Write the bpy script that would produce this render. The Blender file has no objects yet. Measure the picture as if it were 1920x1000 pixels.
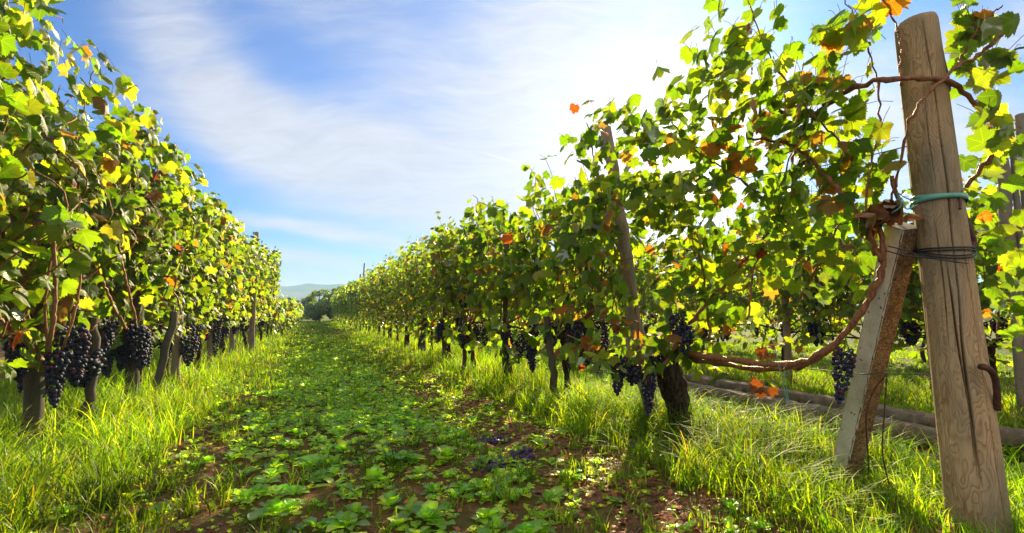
import bpy, math, random
import numpy as np
from mathutils import Vector
S = bpy.context.scene
COL = S.collection
# ------------------------------------------------------------------ camera
CAM_H = 1.0; FPX = 1000.0; YAW = math.radians(20.6); PITCH = math.radians(4.9)
Fv = np.array([math.sin(YAW)*math.cos(PITCH), math.cos(YAW)*math.cos(PITCH), math.sin(PITCH)])
Rv = np.array([math.cos(YAW), -math.sin(YAW), 0.0])
Uv = np.cross(Rv, Fv)
cd = bpy.data.cameras.new('camera'); cam = bpy.data.objects.new('camera', cd); COL.objects.link(cam)
cam.location = (0, 0, CAM_H); cam.rotation_euler = (math.pi/2 + PITCH, 0, -YAW)
cd.sensor_width = 36; cd.lens = 36*FPX/1920; cd.clip_start = 0.05; cd.clip_end = 20000
S.camera = cam
def pt(px, py, t):
    """world point that is seen at a picture position of the survey sketch, t metres ahead"""
    d = Fv + (px-960)/FPX*Rv + (500-py)/FPX*Uv
    return np.array([0, 0, CAM_H]) + t*d
SUN = pt(1275, 305, 1) - np.array([0, 0, CAM_H]); SUN = SUN/np.linalg.norm(SUN)
CAMP = np.array([0, 0, CAM_H])
SUN_AZ = math.atan2(SUN[0], SUN[1]); SUN_EL = math.asin(SUN[2]) + math.radians(11)
SUNL = (math.sin(SUN_AZ)*math.cos(SUN_EL), math.cos(SUN_AZ)*math.cos(SUN_EL), math.sin(SUN_EL))
# ------------------------------------------------------------------ view, render
S.view_settings.view_transform = 'Standard'; S.view_settings.look = 'None'
S.view_settings.exposure = 1.68; S.view_settings.gamma = 1
S.render.engine = 'CYCLES'
cy = S.cycles
cy.max_bounces = 8; cy.diffuse_bounces = 4; cy.glossy_bounces = 2; cy.transmission_bounces = 5; cy.transparent_max_bounces = 4; cy.volume_bounces = 0
cy.use_denoising = True; cy.caustics_reflective = False; cy.caustics_refractive = False
cy.sample_clamp_indirect = 6
# ------------------------------------------------------------------ node helper
class NT:
    def __init__(s, tree): s.t = tree; s.n = tree.nodes; s.l = tree.links
    def new(s, ty, **kw):
        n = s.n.new(ty)
        for k, v in kw.items(): setattr(n, k, v)
        return n
    def put(s, sock, v):
        if hasattr(v, 'is_linked') or isinstance(v, bpy.types.NodeSocket): s.l.new(v, sock)
        else:
            if isinstance(v, (tuple, list)) and len(v) == 3 and sock.type == 'RGBA': v = (*v, 1)
            sock.default_value = v
    def m(s, op, a, b=None, c=None, clamp=False):
        n = s.new('ShaderNodeMath', operation=op, use_clamp=clamp); s.put(n.inputs[0], a)
        if b is not None: s.put(n.inputs[1], b)
        if c is not None: s.put(n.inputs[2], c)
        return n.outputs[0]
    def vm(s, op, a, b=None, out=0):
        n = s.new('ShaderNodeVectorMath', operation=op); s.put(n.inputs[0], a)
        if b is not None:
            s.put(n.inputs['Scale' if op == 'SCALE' else 1], b)
        return n.outputs[out]
    def dot(s, a, b): return s.vm('DOT_PRODUCT', a, b, 'Value')
    def noise(s, vec, scale, detail=4, rough=.5, dist=0, out='Fac'):
        n = s.new('ShaderNodeTexNoise'); s.put(n.inputs['Vector'], vec); n.inputs['Scale'].default_value = scale
        n.inputs['Detail'].default_value = detail; n.inputs['Roughness'].default_value = rough; n.inputs['Distortion'].default_value = dist
        return n.outputs[out]
    def ramp(s, fac, stops, interp='LINEAR'):
        n = s.new('ShaderNodeValToRGB'); s.put(n.inputs[0], fac); cr = n.color_ramp; cr.interpolation = interp
        while len(cr.elements) > 1: cr.elements.remove(cr.elements[-1])
        cr.elements[0].position = stops[0][0]; cr.elements[0].color = (*stops[0][1], 1) if isinstance(stops[0][1], tuple) else (stops[0][1],)*3 + (1,)
        for p, c in stops[1:]:
            e = cr.elements.new(p); e.color = (*c, 1) if isinstance(c, tuple) else (c,)*3 + (1,)
        return n.outputs[0]
    def mix(s, fac, a, b, mode='MIX'):
        n = s.new('ShaderNodeMix', data_type='RGBA', blend_type=mode, clamp_factor=True)
        s.put(n.inputs[0], fac); s.put(n.inputs[6], a); s.put(n.inputs[7], b); return n.outputs[2]
    def mapping(s, vec, scale=(1, 1, 1), rot=(0, 0, 0), loc=(0, 0, 0)):
        n = s.new('ShaderNodeMapping'); s.put(n.inputs[0], vec); n.inputs[1].default_value = loc; n.inputs[2].default_value = rot; n.inputs[3].default_value = scale
        return n.outputs[0]
    def xyz(s, x, y, z):
        n = s.new('ShaderNodeCombineXYZ'); s.put(n.inputs[0], x); s.put(n.inputs[1], y); s.put(n.inputs[2], z); return n.outputs[0]
    def sep(s, v):
        n = s.new('ShaderNodeSeparateXYZ'); s.put(n.inputs[0], v); return n.outputs
    def bump(s, h, strength=.5, dist=.01):
        n = s.new('ShaderNodeBump'); n.inputs['Strength'].default_value = strength; n.inputs['Distance'].default_value = dist; s.put(n.inputs['Height'], h); return n.outputs[0]
# ------------------------------------------------------------------ sky
W = bpy.data.worlds.new('World'); S.world = W; W.use_nodes = True
w = NT(W.node_tree); w.n.clear()
tc = w.new('ShaderNodeTexCoord').outputs['Generated']
sky = w.new('ShaderNodeTexSky'); sky.sky_type = 'NISHITA'; sky.sun_disc = False
sky.sun_elevation = SUN_EL; sky.sun_rotation = SUN_AZ; sky.air_density = 1.0; sky.dust_density = 0.6; sky.ozone_density = 2.2
SKY_STR = 0.055
# cloud layer: laid out on a plane of the sky that faces down the alley (anchored to world directions)
dF = w.m('MAXIMUM', w.dot(tc, tuple(Fv)), 0.05)
u = w.m('DIVIDE', w.dot(tc, tuple(Rv)), dF); v = w.m('DIVIDE', w.dot(tc, tuple(Uv)), dF)
uv = w.xyz(u, v, 0.0)
warp = w.noise(uv, 2.2, 3, .5, out='Color')
uvw = w.vm('ADD', uv, w.vm('SCALE', w.vm('SUBTRACT', warp, (.5, .5, .5)), .15))
us, vs = w.sep(uvw)[0], w.sep(uvw)[1]
def blob(px, py, a, b, deg, amp):
    u0, v0 = (px-960)/FPX, (500-py)/FPX; c, s_ = math.cos(math.radians(deg)), math.sin(math.radians(deg))
    du = w.m('SUBTRACT', us, u0); dv = w.m('SUBTRACT', vs, v0)
    x = w.m('DIVIDE', w.m('ADD', w.m('MULTIPLY', du, c), w.m('MULTIPLY', dv, s_)), a)
    y = w.m('DIVIDE', w.m('SUBTRACT', w.m('MULTIPLY', dv, c), w.m('MULTIPLY', du, s_)), b)
    r = w.m('ADD', w.m('MULTIPLY', x, x), w.m('MULTIPLY', y, y))
    return w.m('MULTIPLY', w.m('EXPONENT', w.m('MULTIPLY', r, -1.0)), amp)
blobs = [blob(360, 80, .24, .06, -52, .7), blob(480, 225, .20, .06, -38, 1.0), blob(640, 290, .24, .05, -17, 1.7), blob(830, 330, .24, .065, -16, 1.7), blob(1010, 300, .24, .15, -10, 1.5),
         blob(1180, 250, .22, .34, 0, 1.3), blob(720, 90, .30, .08, -25, .35), blob(1060, 60, .18, .12, -40, .8), blob(610, 432, .13, .013, -7, 1.3), blob(740, 392, .06, .009, -4, 1.2), blob(540, 482, .18, .014, -5, .9),
         blob(560, 560, .7, .045, 0, 1.5), blob(1600, 210, .35, .06, -10, 1.0), blob(1850, 330, .25, .12, 0, .8), blob(1850, 60, .22, .05, 15, .7)]
cl = blobs[0]
for b_ in blobs[1:]: cl = w.m('ADD', cl, b_)
rotm = w.mapping(uvw, (1.3, 5.0, 1), (0, 0, math.radians(24)))
streak = w.noise(rotm, 2.2, 7, .6, .4)
streak2 = w.noise(w.mapping(uvw, (1, 3.2, 1), (0, 0, math.radians(-50))), 3.4, 5, .55, .3)
tex = w.m('ADD', w.m('MULTIPLY', streak, 1.3), w.m('MULTIPLY', streak2, .8))
fine = w.noise(w.mapping(uvw, (1.5, 7.0, 1), (0, 0, math.radians(16))), 5.5, 8, .68, .6)
dens = w.m('MULTIPLY', cl, w.m('MULTIPLY', w.m('POWER', tex, 2.2), w.m('ADD', .55, w.m('MULTIPLY', fine, .9))))
cl = w.m('SUBTRACT', 1.0, w.m('EXPONENT', w.m('MULTIPLY', dens, -1.6)))
# unseen broken cloud added overhead and behind the view to raise fill light
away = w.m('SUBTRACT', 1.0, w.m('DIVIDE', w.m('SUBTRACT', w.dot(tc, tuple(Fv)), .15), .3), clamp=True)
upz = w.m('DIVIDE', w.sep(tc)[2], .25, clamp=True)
fill_puffs = w.ramp(w.noise(tc, 2.3, 6, .6, .3), [(.34, 0.), (.58, 1.)])
back = w.m('MULTIPLY', w.m('MULTIPLY', away, upz), fill_puffs)
# glow of the low sun in the thin cloud
sd = w.m('MAXIMUM', w.dot(tc, tuple(SUN)), 0.0)
ang = w.m('ARCCOSINE', w.m('MINIMUM', sd, 0.999999))
g1 = w.m('EXPONENT', w.m('MULTIPLY', ang, -6.5)); g2 = w.m('EXPONENT', w.m('MULTIPLY', ang, -22.0))
disc = w.m('LESS_THAN', ang, math.radians(.55))
cbright = w.m('ADD', w.m('MULTIPLY', w.m('ADD', .75, w.m('MULTIPLY', fine, .5)), .25), w.m('ADD', w.m('MULTIPLY', g1, .42), w.m('MULTIPLY', g2, 1.6)))
ccol = w.mix(w.m('MULTIPLY', g1, 2.2, clamp=True), (.95, .96, 1.06), (1.0, .97, .92))
cloud = w.vm('SCALE', ccol, cbright)
skyc = w.vm('SCALE', w.mix(1.0, sky.outputs[0], (.28, .53, .90), 'MULTIPLY'), SKY_STR)
mixc = w.mix(w.m('MULTIPLY', cl, .92), skyc, cloud)
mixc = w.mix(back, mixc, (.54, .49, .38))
# thin contrail
t0 = w.m('SUBTRACT', w.m('SUBTRACT', v, .215), w.m('MULTIPLY', w.m('ADD', u, .06), -.30))
line = w.m('EXPONENT', w.m('MULTIPLY', w.m('POWER', w.m('ABSOLUTE', w.m('DIVIDE', t0, .0022)), 2.0), -1.0))
gate = w.m('EXPONENT', w.m('MULTIPLY', w.m('POWER', w.m('ABSOLUTE', w.m('DIVIDE', w.m('ADD', u, .02), .038)), 4.0), -1.0))
mixc = w.vm('ADD', mixc, w.vm('SCALE', (1, .95, .9), w.m('MULTIPLY', w.m('MULTIPLY', line, gate), .035)))
mixc = w.vm('ADD', mixc, w.vm('SCALE', (1.0, .93, .8), w.m('MULTIPLY', disc, 25.0)))
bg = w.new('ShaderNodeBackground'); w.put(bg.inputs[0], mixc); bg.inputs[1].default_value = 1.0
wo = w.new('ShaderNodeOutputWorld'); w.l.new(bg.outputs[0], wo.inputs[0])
W.cycles.sampling_method = 'MANUAL'; W.cycles.sample_map_resolution = 1024
# ------------------------------------------------------------------ sun
sl = bpy.data.lights.new('sun', 'SUN'); sl.energy = 5.0; sl.angle = math.radians(.55); sl.color = (1, .82, .47)
so = bpy.data.objects.new('sun', sl); COL.objects.link(so)
so.rotation_euler = Vector(SUNL).to_track_quat('Z', 'Y').to_euler(); so.location = (30, 40, 20)
# ------------------------------------------------------------------ mesh helpers
def mk(name, verts, tris, mats, parent=None, smooth=True, tint=None, luv=None, midx=None):
    me = bpy.data.meshes.new(name)
    verts = np.asarray(verts, np.float32).reshape(-1, 3)
    n = len(verts); me.vertices.add(n); me.vertices.foreach_set('co', verts.ravel())
    tris = np.asarray(tris, np.int32)
    k = tris.shape[1]; nf = len(tris)
    me.loops.add(nf*k); me.loops.foreach_set('vertex_index', tris.ravel())
    me.polygons.add(nf); me.polygons.foreach_set('loop_start', np.arange(0, nf*k, k, dtype=np.int32))
    if smooth: me.polygons.foreach_set('use_smooth', np.ones(nf, bool))
    for m_ in (mats if isinstance(mats, (list, tuple)) else [mats]): me.materials.append(m_)
    if midx is not None: me.polygons.foreach_set('material_index', np.asarray(midx, np.int32))
    if tint is not None:
        a = me.attributes.new('tint', 'FLOAT_VECTOR', 'POINT'); a.data.foreach_set('vector', np.asarray(tint, np.float32).ravel())
    if luv is not None:
        a = me.attributes.new('luv', 'FLOAT_VECTOR', 'POINT'); a.data.foreach_set('vector', np.asarray(luv, np.float32).ravel())
    me.update(calc_edges=True)
    o = bpy.data.objects.new(name, me); COL.objects.link(o)
    if parent is not None: o.parent = parent
    return o
class MB:
    """collects triangles of one part"""
    def __init__(s): s.v = []; s.f = []; s.n = 0; s.t = []; s.l = []; s.m = []
    def add(s, v, f, tint=None, luv=None, mi=0):
        v = np.asarray(v, float).reshape(-1, 3); f = np.asarray(f, int)
        if f.shape[1] == 4: f = np.concatenate([f[:, [0, 1, 2]], f[:, [0, 2, 3]]])
        s.v.append(v); s.f.append(f + s.n); s.n += len(v); s.m.append(np.full(len(f), mi))
        s.t.append(np.broadcast_to(np.asarray((.5, .5, .5) if tint is None else tint, float), (len(v), 3)))
        s.l.append(np.zeros((len(v), 3)) if luv is None else luv)
    def build(s, name, mats, parent=None, smooth=True):
        return mk(name, np.concatenate(s.v), np.concatenate(s.f), mats, parent, smooth, np.concatenate(s.t), np.concatenate(s.l), np.concatenate(s.m))
def nrm(a): return a/np.maximum(np.linalg.norm(a, axis=-1, keepdims=True), 1e-9)
def spline(P, n):
    P = np.asarray(P, float); k = len(P)
    if k < 3: return P[0] + (P[-1]-P[0])*np.linspace(0, 1, n)[:, None]
    Q = np.vstack([2*P[0]-P[1], P, 2*P[-1]-P[-2]]); out = []
    for x in np.linspace(0, k-1-1e-6, n):
        i = int(x); t = x-i; a, b, c, d = Q[i:i+4]
        out.append(.5*((2*b)+(-a+c)*t+(2*a-5*b+4*c-d)*t*t+(-a+3*b-3*c+d)*t**3))
    return np.array(out)
def tube(mb, P, r, sides=6, tint=None, mi=0, rough=0, rng=None, cap=True):
    P = np.asarray(P, float); n = len(P); r = np.broadcast_to(np.asarray(r, float), (n,))
    T = nrm(np.gradient(P, axis=0)); ref = np.array([0.31, 0.77, 0.55]) if abs(T[0] @ np.array([0.31, .77, .55])) < .9 else np.array([1., 0, 0])
    A = nrm(np.cross(T, ref)); B = np.cross(T, A)
    th = np.arange(sides)*2*math.pi/sides
    rr = np.repeat(r[:, None], sides, 1)
    if rough and rng is not None: rr = rr*(1 + rough*rng.uniform(-1, 1, rr.shape))
    V = P[:, None] + rr[..., None]*(np.cos(th)[None, :, None]*A[:, None] + np.sin(th)[None, :, None]*B[:, None])
    V = V.reshape(-1, 3); i = np.arange(n-1)[:, None]*sides; j = np.arange(sides)[None]; j2 = (j+1) % sides
    Fq = np.stack([i+j, i+j2, i+sides+j2, i+sides+j], -1).reshape(-1, 4)
    tris = np.concatenate([Fq[:, [0, 1, 2]], Fq[:, [0, 2, 3]]])
    if cap:
        V = np.vstack([V, P[0], P[-1]]); c0 = n*sides
        j = np.arange(sides); j2 = (j+1) % sides
        tris = np.concatenate([tris, np.stack([np.full(sides, c0), j2, j], 1), np.stack([np.full(sides, c0+1), (n-1)*sides+j, (n-1)*sides+j2], 1)])
    mb.add(V, tris, tint, None, mi)
def empty(name, loc, label, cat, group=None, kind=None):
    o = bpy.data.objects.new(name, None); COL.objects.link(o); o.location = tuple(loc); o.empty_display_size = .2
    tag(o, label, cat, group, kind); return o
def tag(o, label=None, cat=None, group=None, kind=None):
    if label: o['label'] = label
    if cat: o['category'] = cat
    if group: o['group'] = group
    if kind: o['kind'] = kind
    return o
def copy_thing(src, loc, rz=0, sc=1.0, label=None, group=None):
    r = src.copy(); COL.objects.link(r); r.location = tuple(loc); r.rotation_euler = (0, 0, rz); r.scale = sc if isinstance(sc, tuple) else (sc,)*3
    if label: r['label'] = label
    if group: r['group'] = group
    for ch in list(src.children):
        c = ch.copy(); COL.objects.link(c); c.parent = r
        for g in list(ch.children):
            d = g.copy(); COL.objects.link(d); d.parent = c
    return r
# ------------------------------------------------------------------ materials
def mat(name):
    m_ = bpy.data.materials.new(name); m_.use_nodes = True; t = NT(m_.node_tree); t.n.clear()
    out = t.new('ShaderNodeOutputMaterial'); return m_, t, out
def leaf_material(name, trans=.62, gloss=.45, veins=True, under=True, tgain=(3.35, 3.3, .45), shine=.22):
    m_, t, out = mat(name)
    col = t.new('ShaderNodeAttribute', attribute_name='tint').outputs['Vector']
    geo = t.new('ShaderNodeNewGeometry')
    tcg = t.new('ShaderNodeTexCoord').outputs['Object']
    mott = t.noise(tcg, 38, 3, .6)
    col = t.mix(t.m('MULTIPLY', mott, .55), col, t.vm('SCALE', col, .55))
    h = None
    if veins:
        lu = t.sep(t.new('ShaderNodeAttribute', attribute_name='luv').outputs['Vector'])
        au = t.m('ABSOLUTE', lu[0]); vm = None
        for deg in (0, 50, 106):
            c, s_ = math.cos(math.radians(deg)), math.sin(math.radians(deg))
            along = t.m('ADD', t.m('MULTIPLY', au, s_), t.m('MULTIPLY', lu[1], c))
            across = t.m('ABSOLUTE', t.m('SUBTRACT', t.m('MULTIPLY', au, c), t.m('MULTIPLY', lu[1], s_)))
            k = t.m('MULTIPLY', t.m('SUBTRACT', 1.0, t.m('DIVIDE', across, .022), clamp=True), t.m('GREATER_THAN', along, 0))
            vm = k if vm is None else t.m('MAXIMUM', vm, k)
        sec = t.m('SINE', t.m('MULTIPLY', t.m('ADD', t.m('MULTIPLY', lu[1], 1.0), t.m('MULTIPLY', au, -.8)), 46))
        sec = t.m('MULTIPLY', t.m('SUBTRACT', sec, .86, clamp=True), 2.2)
        vm = t.m('MAXIMUM', vm, sec)
        col = t.mix(t.m('MULTIPLY', vm, .4), col, t.mix(1., t.vm('SCALE', col, 1.7), (.10, .11, .02), 'ADD'))
        h = t.bump(t.m('ADD', t.m('MULTIPLY', vm, -.6), mott), .5, .006)
    dcol = col
    if under:
        pale = t.mix(.5, t.vm('SCALE', col, 1.1), (.25, .29, .19))
        dcol = t.mix(geo.outputs['Backfacing'], col, pale)
    d = t.new('ShaderNodeBsdfDiffuse'); t.put(d.inputs[0], dcol)
    tr = t.new('ShaderNodeBsdfTranslucent'); t.put(tr.inputs[0], t.mix(1., col, tgain, 'MULTIPLY'))
    ms = t.new('ShaderNodeMixShader'); ms.inputs[0].default_value = trans
    t.l.new(d.outputs[0], ms.inputs[1]); t.l.new(tr.outputs[0], ms.inputs[2])
    g = t.new('ShaderNodeBsdfGlossy'); g.inputs['Color'].default_value = (1, 1, 1, 1); g.inputs['Roughness'].default_value = gloss
    fr = t.new('ShaderNodeFresnel'); fr.inputs[0].default_value = 1.38
    ms2 = t.new('ShaderNodeMixShader'); t.put(ms2.inputs[0], t.m('MULTIPLY', fr.outputs[0], shine))
    t.l.new(ms.outputs[0], ms2.inputs[1]); t.l.new(g.outputs[0], ms2.inputs[2])
    if h is not None:
        for x in (d, g): t.l.new(h, x.inputs['Normal'])
    t.l.new(ms2.outputs[0], out.inputs[0]); return m_
M = {}
M['leaf'] = leaf_material('vine_leaf')
M['leaf_far'] = leaf_material('vine_leaf_distant', veins=False)
M['weed'] = leaf_material('weed_leaf', trans=.5, gloss=.42, veins=False, under=False, tgain=(4.9, 4.6, .7), shine=.06)
M['grass'] = leaf_material('grass_blade', trans=.5, gloss=.5, veins=False, under=False, tgain=(4.3, 3.7, .5), shine=.03)
def principled(name, build, rough=.8, spec=.3):
    m_, t, out = mat(name); p = t.new('ShaderNodeBsdfPrincipled'); p.inputs['Roughness'].default_value = rough
    p.inputs['Specular IOR Level'].default_value = spec
    c, n = build(t, p)
    t.put(p.inputs['Base Color'], c)
    if n is not None: t.l.new(n, p.inputs['Normal'])
    t.l.new(p.outputs[0], out.inputs[0]); return m_
def b_bark(c1, c2, sc=1.0):
    def f(t, p):
        o = t.new('ShaderNodeTexCoord').outputs['Object']
        n = t.noise(t.mapping(o, (22*sc, 22*sc, 4*sc)), 2.5, 6, .65, .5); n2 = t.noise(o, 14*sc, 3)
        c = t.mix(t.ramp(n, [(.42, 0.), (.60, 1.)]), c1, c2); c = t.mix(t.m('MULTIPLY', n2, .5), c, t.vm('SCALE', c, .4))
        return c, t.bump(n, .9, .02)
    return f
M['bark'] = principled('vine_bark', b_bark((.022, .014, .010), (.10, .065, .04)), .95, .1)
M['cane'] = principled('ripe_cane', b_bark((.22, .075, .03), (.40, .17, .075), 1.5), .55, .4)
M['cane_lit'] = principled('pinkish_sunlit_cane', b_bark((.36, .15, .08), (.55, .28, .17), 1.5), .5, .4)  # pinkish cane, paler copy with the sunlight on it put into the colour
M['cane_brown'] = principled('reddish_shoot', b_bark((.22, .075, .03), (.42, .17, .07), 1.5), .6, .3)  # reddish brown shoot colour, close to the ripe cane
def b_wood(dark, mid, light, red=(.23, .11, .06), knot=None):
    def f(t, p):
        o = t.new('ShaderNodeTexCoord').outputs['Object']
        wob = t.noise(t.mapping(o, (3.2, 3.2, 1.5)), 1.6, 3, .5, out='Color')
        q = t.vm('ADD', o, t.vm('SCALE', t.vm('SUBTRACT', wob, (.5, .5, .5)), .26))
        if knot is not None:
            dk = t.vm('SUBTRACT', o, knot); dk = t.mapping(dk, (1, 1, .55)); rk = t.vm('LENGTH', dk, out='Value')
            push = t.m('MULTIPLY', t.m('EXPONENT', t.m('MULTIPLY', t.m('MULTIPLY', rk, rk), -320.0)), .12)
        qs = t.sep(q); r = t.m('SQRT', t.m('ADD', t.m('MULTIPLY', qs[0], qs[0]), t.m('MULTIPLY', qs[1], qs[1])))
        r = t.m('ADD', r, t.m('MULTIPLY', qs[2], .018))
        if knot is not None: r = t.m('ADD', r, push)
        ring = t.m('FRACT', t.m('MULTIPLY', r, 115)); ring = t.m('POWER', ring, 2.2)
        fib = t.noise(t.mapping(o, (90, 90, 3)), 1.5, 5, .7); st = t.noise(t.mapping(o, (5, 5, 1.2)), 1.3, 4, .6)
        gr = t.noise(t.mapping(o, (2, 2, .6)), 2.2, 3)
        c = t.mix(t.m('MULTIPLY', ring, t.m('ADD', .5, t.m('MULTIPLY', st, .8), None, True)), light, red); c = t.mix(t.ramp(st, [(.4, 0.), (.68, .75)]), c, mid)
        c = t.mix(t.ramp(fib, [(.28, .6), (.46, 0.)]), c, dark)
        c = t.mix(t.ramp(gr, [(.40, 0.), (.62, .6)]), c, (.15, .15, .12)); c = t.mix(1., c, t.ramp(t.noise(t.mapping(o, (7, 7, 1.6)), 2., 5, .65), [(.3, .62), (.6, 1.12)]), 'MULTIPLY')
        if knot is not None: c = t.mix(t.m('MULTIPLY', t.m('SUBTRACT', 1.0, t.m('DIVIDE', t.m('ADD', t.sep(o)[2], t.m('MULTIPLY', gr, .25)), .5), clamp=True), .55), c, (.14, .11, .07))
        if knot is not None:
            kk = t.ramp(rk, [(0., 1.), (.014, .75), (.017, .2), (.024, .8), (.030, 0.)]); c = t.mix(kk, c, (.12, .045, .02))
        return c, t.bump(t.m('ADD', t.m('MULTIPLY', fib, .8), t.m('MULTIPLY', ring, -.25)), .7, .004)
    return f
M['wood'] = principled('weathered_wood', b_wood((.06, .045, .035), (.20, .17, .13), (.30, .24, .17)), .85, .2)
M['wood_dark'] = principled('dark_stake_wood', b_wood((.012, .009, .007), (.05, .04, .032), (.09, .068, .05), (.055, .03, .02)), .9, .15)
M['plank'] = principled('fallen_beam_wood', b_wood((.03, .02, .018), (.13, .10, .08), (.26, .19, .14), (.09, .05, .035)), .9, .2)
def b_grape(t, p):
    info = t.new('ShaderNodeObjectInfo').outputs['Random']
    a = t.new('ShaderNodeAttribute', attribute_name='tint').outputs['Vector']
    o = t.new('ShaderNodeTexCoord').outputs['Object']; n = t.noise(o, 60, 4, .6)
    c = t.mix(t.ramp(n, [(.42, 0.), (.72, .75)]), a, (.055, .07, .14))
    p.inputs['Coat Weight'].default_value = .0; p.inputs['Coat Roughness'].default_value = .3
    return c, None
M['grape'] = principled('dark_grape', b_grape, .62, .3)
def b_tint(t, p):
    a = t.new('ShaderNodeAttribute', attribute_name='tint').outputs['Vector']
    return a, None
M['stem'] = principled('green_stem', b_tint, .6, .3)
M['dry'] = leaf_material('dry_leaf', trans=.25, gloss=.6, veins=True, under=False, tgain=(1.8, 1.3, .8))
def b_rust(t, p):
    o = t.new('ShaderNodeTexCoord').outputs['Object']; n = t.noise(o, 60, 6, .7)
    p.inputs['Metallic'].default_value = .35
    return t.ramp(n, [(.3, (.035, .02, .018)), (.55, (.10, .045, .03)), (.8, (.19, .085, .05))]), t.bump(n, .6, .003)
M['rust'] = principled('rusted_iron', b_rust, .75, .4)
def b_plain(c, bumpy=0):
    def f(t, p):
        o = t.new('ShaderNodeTexCoord').outputs['Object']; n = t.noise(o, 70, 4)
        return t.mix(n, t.vm('SCALE', c, .7), t.vm('SCALE', c, 1.25)), (t.bump(n, .4, .002) if bumpy else None)
    return f
M['wire'] = principled('galvanised_wire', b_plain((.10, .105, .10)), .5, .5)
M['black_wire'] = principled('black_wire_tie', b_plain((.012, .014, .022)), .45, .4)
M['tape'] = principled('turquoise_tape', b_plain((.10, .32, .27)), .4, .5)
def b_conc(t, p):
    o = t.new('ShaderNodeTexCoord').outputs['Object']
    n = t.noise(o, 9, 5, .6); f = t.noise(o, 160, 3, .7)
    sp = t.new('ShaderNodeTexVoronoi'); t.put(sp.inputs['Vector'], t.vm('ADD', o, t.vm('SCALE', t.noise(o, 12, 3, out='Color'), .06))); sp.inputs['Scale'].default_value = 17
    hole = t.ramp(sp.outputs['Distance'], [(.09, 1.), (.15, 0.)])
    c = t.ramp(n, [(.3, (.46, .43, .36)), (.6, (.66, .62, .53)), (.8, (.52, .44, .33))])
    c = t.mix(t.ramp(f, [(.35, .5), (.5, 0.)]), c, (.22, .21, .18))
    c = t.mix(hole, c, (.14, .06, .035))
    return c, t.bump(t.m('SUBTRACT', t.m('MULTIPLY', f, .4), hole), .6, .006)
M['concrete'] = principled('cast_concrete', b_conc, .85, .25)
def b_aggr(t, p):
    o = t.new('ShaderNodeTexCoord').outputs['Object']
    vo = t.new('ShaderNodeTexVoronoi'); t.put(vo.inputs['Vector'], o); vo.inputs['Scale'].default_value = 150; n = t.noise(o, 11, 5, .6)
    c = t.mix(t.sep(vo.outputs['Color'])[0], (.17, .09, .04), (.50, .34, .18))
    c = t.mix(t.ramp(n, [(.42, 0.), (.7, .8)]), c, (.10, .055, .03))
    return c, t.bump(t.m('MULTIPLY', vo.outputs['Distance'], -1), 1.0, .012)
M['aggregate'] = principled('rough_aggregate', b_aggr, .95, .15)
def b_soil(t, p):
    o = t.new('ShaderNodeTexCoord').outputs['Object']
    a = t.noise(o, .9, 6, .6); b = t.noise(o, 14, 8, .72); c_ = t.noise(o, 90, 4, .7); far = t.noise(o, .25, 4, .6)
    c = t.ramp(b, [(.25, (.060, .024, .013)), (.5, (.155, .065, .034)), (.75, (.26, .135, .075))])
    c = t.mix(t.ramp(a, [(.4, 0.), (.62, .5)]), c, (.20, .115, .07))
    xs = t.sep(o); dist = t.m('DIVIDE', t.m('SUBTRACT', xs[1], 12.0), 30.0, clamp=True)
    gcol = t.ramp(t.noise(o, 3., 6, .7), [(.3, (.035, .06, .012)), (.6, (.075, .12, .02)), (.8, (.12, .15, .035))])
    side = t.m('GREATER_THAN', t.m('ABSOLUTE', t.m('SUBTRACT', xs[0], .5)), 9.0)
    msk = t.m('MAXIMUM', t.m('MULTIPLY', t.ramp(far, [(.3, .4), (.6, 1.)]), dist), t.m('MULTIPLY', side, .85))
    gm = t.ramp(t.noise(o, 5., 5, .6), [(.45, 0.), (.62, .55)])
    c = t.mix(t.m('MAXIMUM', msk, gm), c, gcol)
    return c, t.bump(t.m('ADD', t.m('MULTIPLY', b, 1.), t.m('MULTIPLY', c_, .25)), .9, .05)
M['soil'] = principled('soil', b_soil, .95, .15)
def b_hill(t, p):
    o = t.new('ShaderNodeTexCoord').outputs['Object']; n = t.noise(o, .012, 8, .6)
    return t.ramp(n, [(.35, (.035, .06, .03)), (.5, (.06, .085, .045)), (.62, (.16, .15, .09)), (.75, (.09, .11, .05))]), None
M['hill'] = principled('hill_cover', b_hill, 1., 0.)
# ------------------------------------------------------------------ ground
def hgt(x, y):
    x = np.asarray(x, float); y = np.asarray(y, float)
    near = np.exp(-((y-4)/60.)**2)
    z = .02*np.sin(x*1.7+y*.6)*np.cos(y*1.1-x*.4) + .012*np.sin(x*5.1+1.3)*np.sin(y*4.3)
    z = z + .05*np.exp(-((x-2.6)/.45)**2) + .05*np.exp(-((x+1.7)/.5)**2) - .03*np.exp(-((x-1.5)/.35)**2)*np.clip((9-y)/5, 0, 1)
    return z*near
def grid_axis(segs):
    out = []
    for a, b, n in segs: out += list(np.linspace(a, b, n, endpoint=False))
    return np.array(out + [segs[-1][1]])
gx = grid_axis([(-1800, -200, 8), (-200, -20, 10), (-20, -4, 24), (-4, 8, 150), (8, 24, 24), (24, 200, 10), (200, 1800, 8)])
gy = grid_axis([(-900, -60, 6), (-60, -1, 10), (-1, 12, 160), (12, 40, 80), (40, 200, 30), (200, 1800, 10)])
X, Y = np.meshgrid(gx, gy); rg = np.random.default_rng(5)
Z = hgt(X, Y) + rg.normal(0, .006, X.shape)*(np.abs(Y) < 30)
nx, ny = len(gx), len(gy); i = np.arange(nx-1)[None] + np.arange(ny-1)[:, None]*nx
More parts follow.
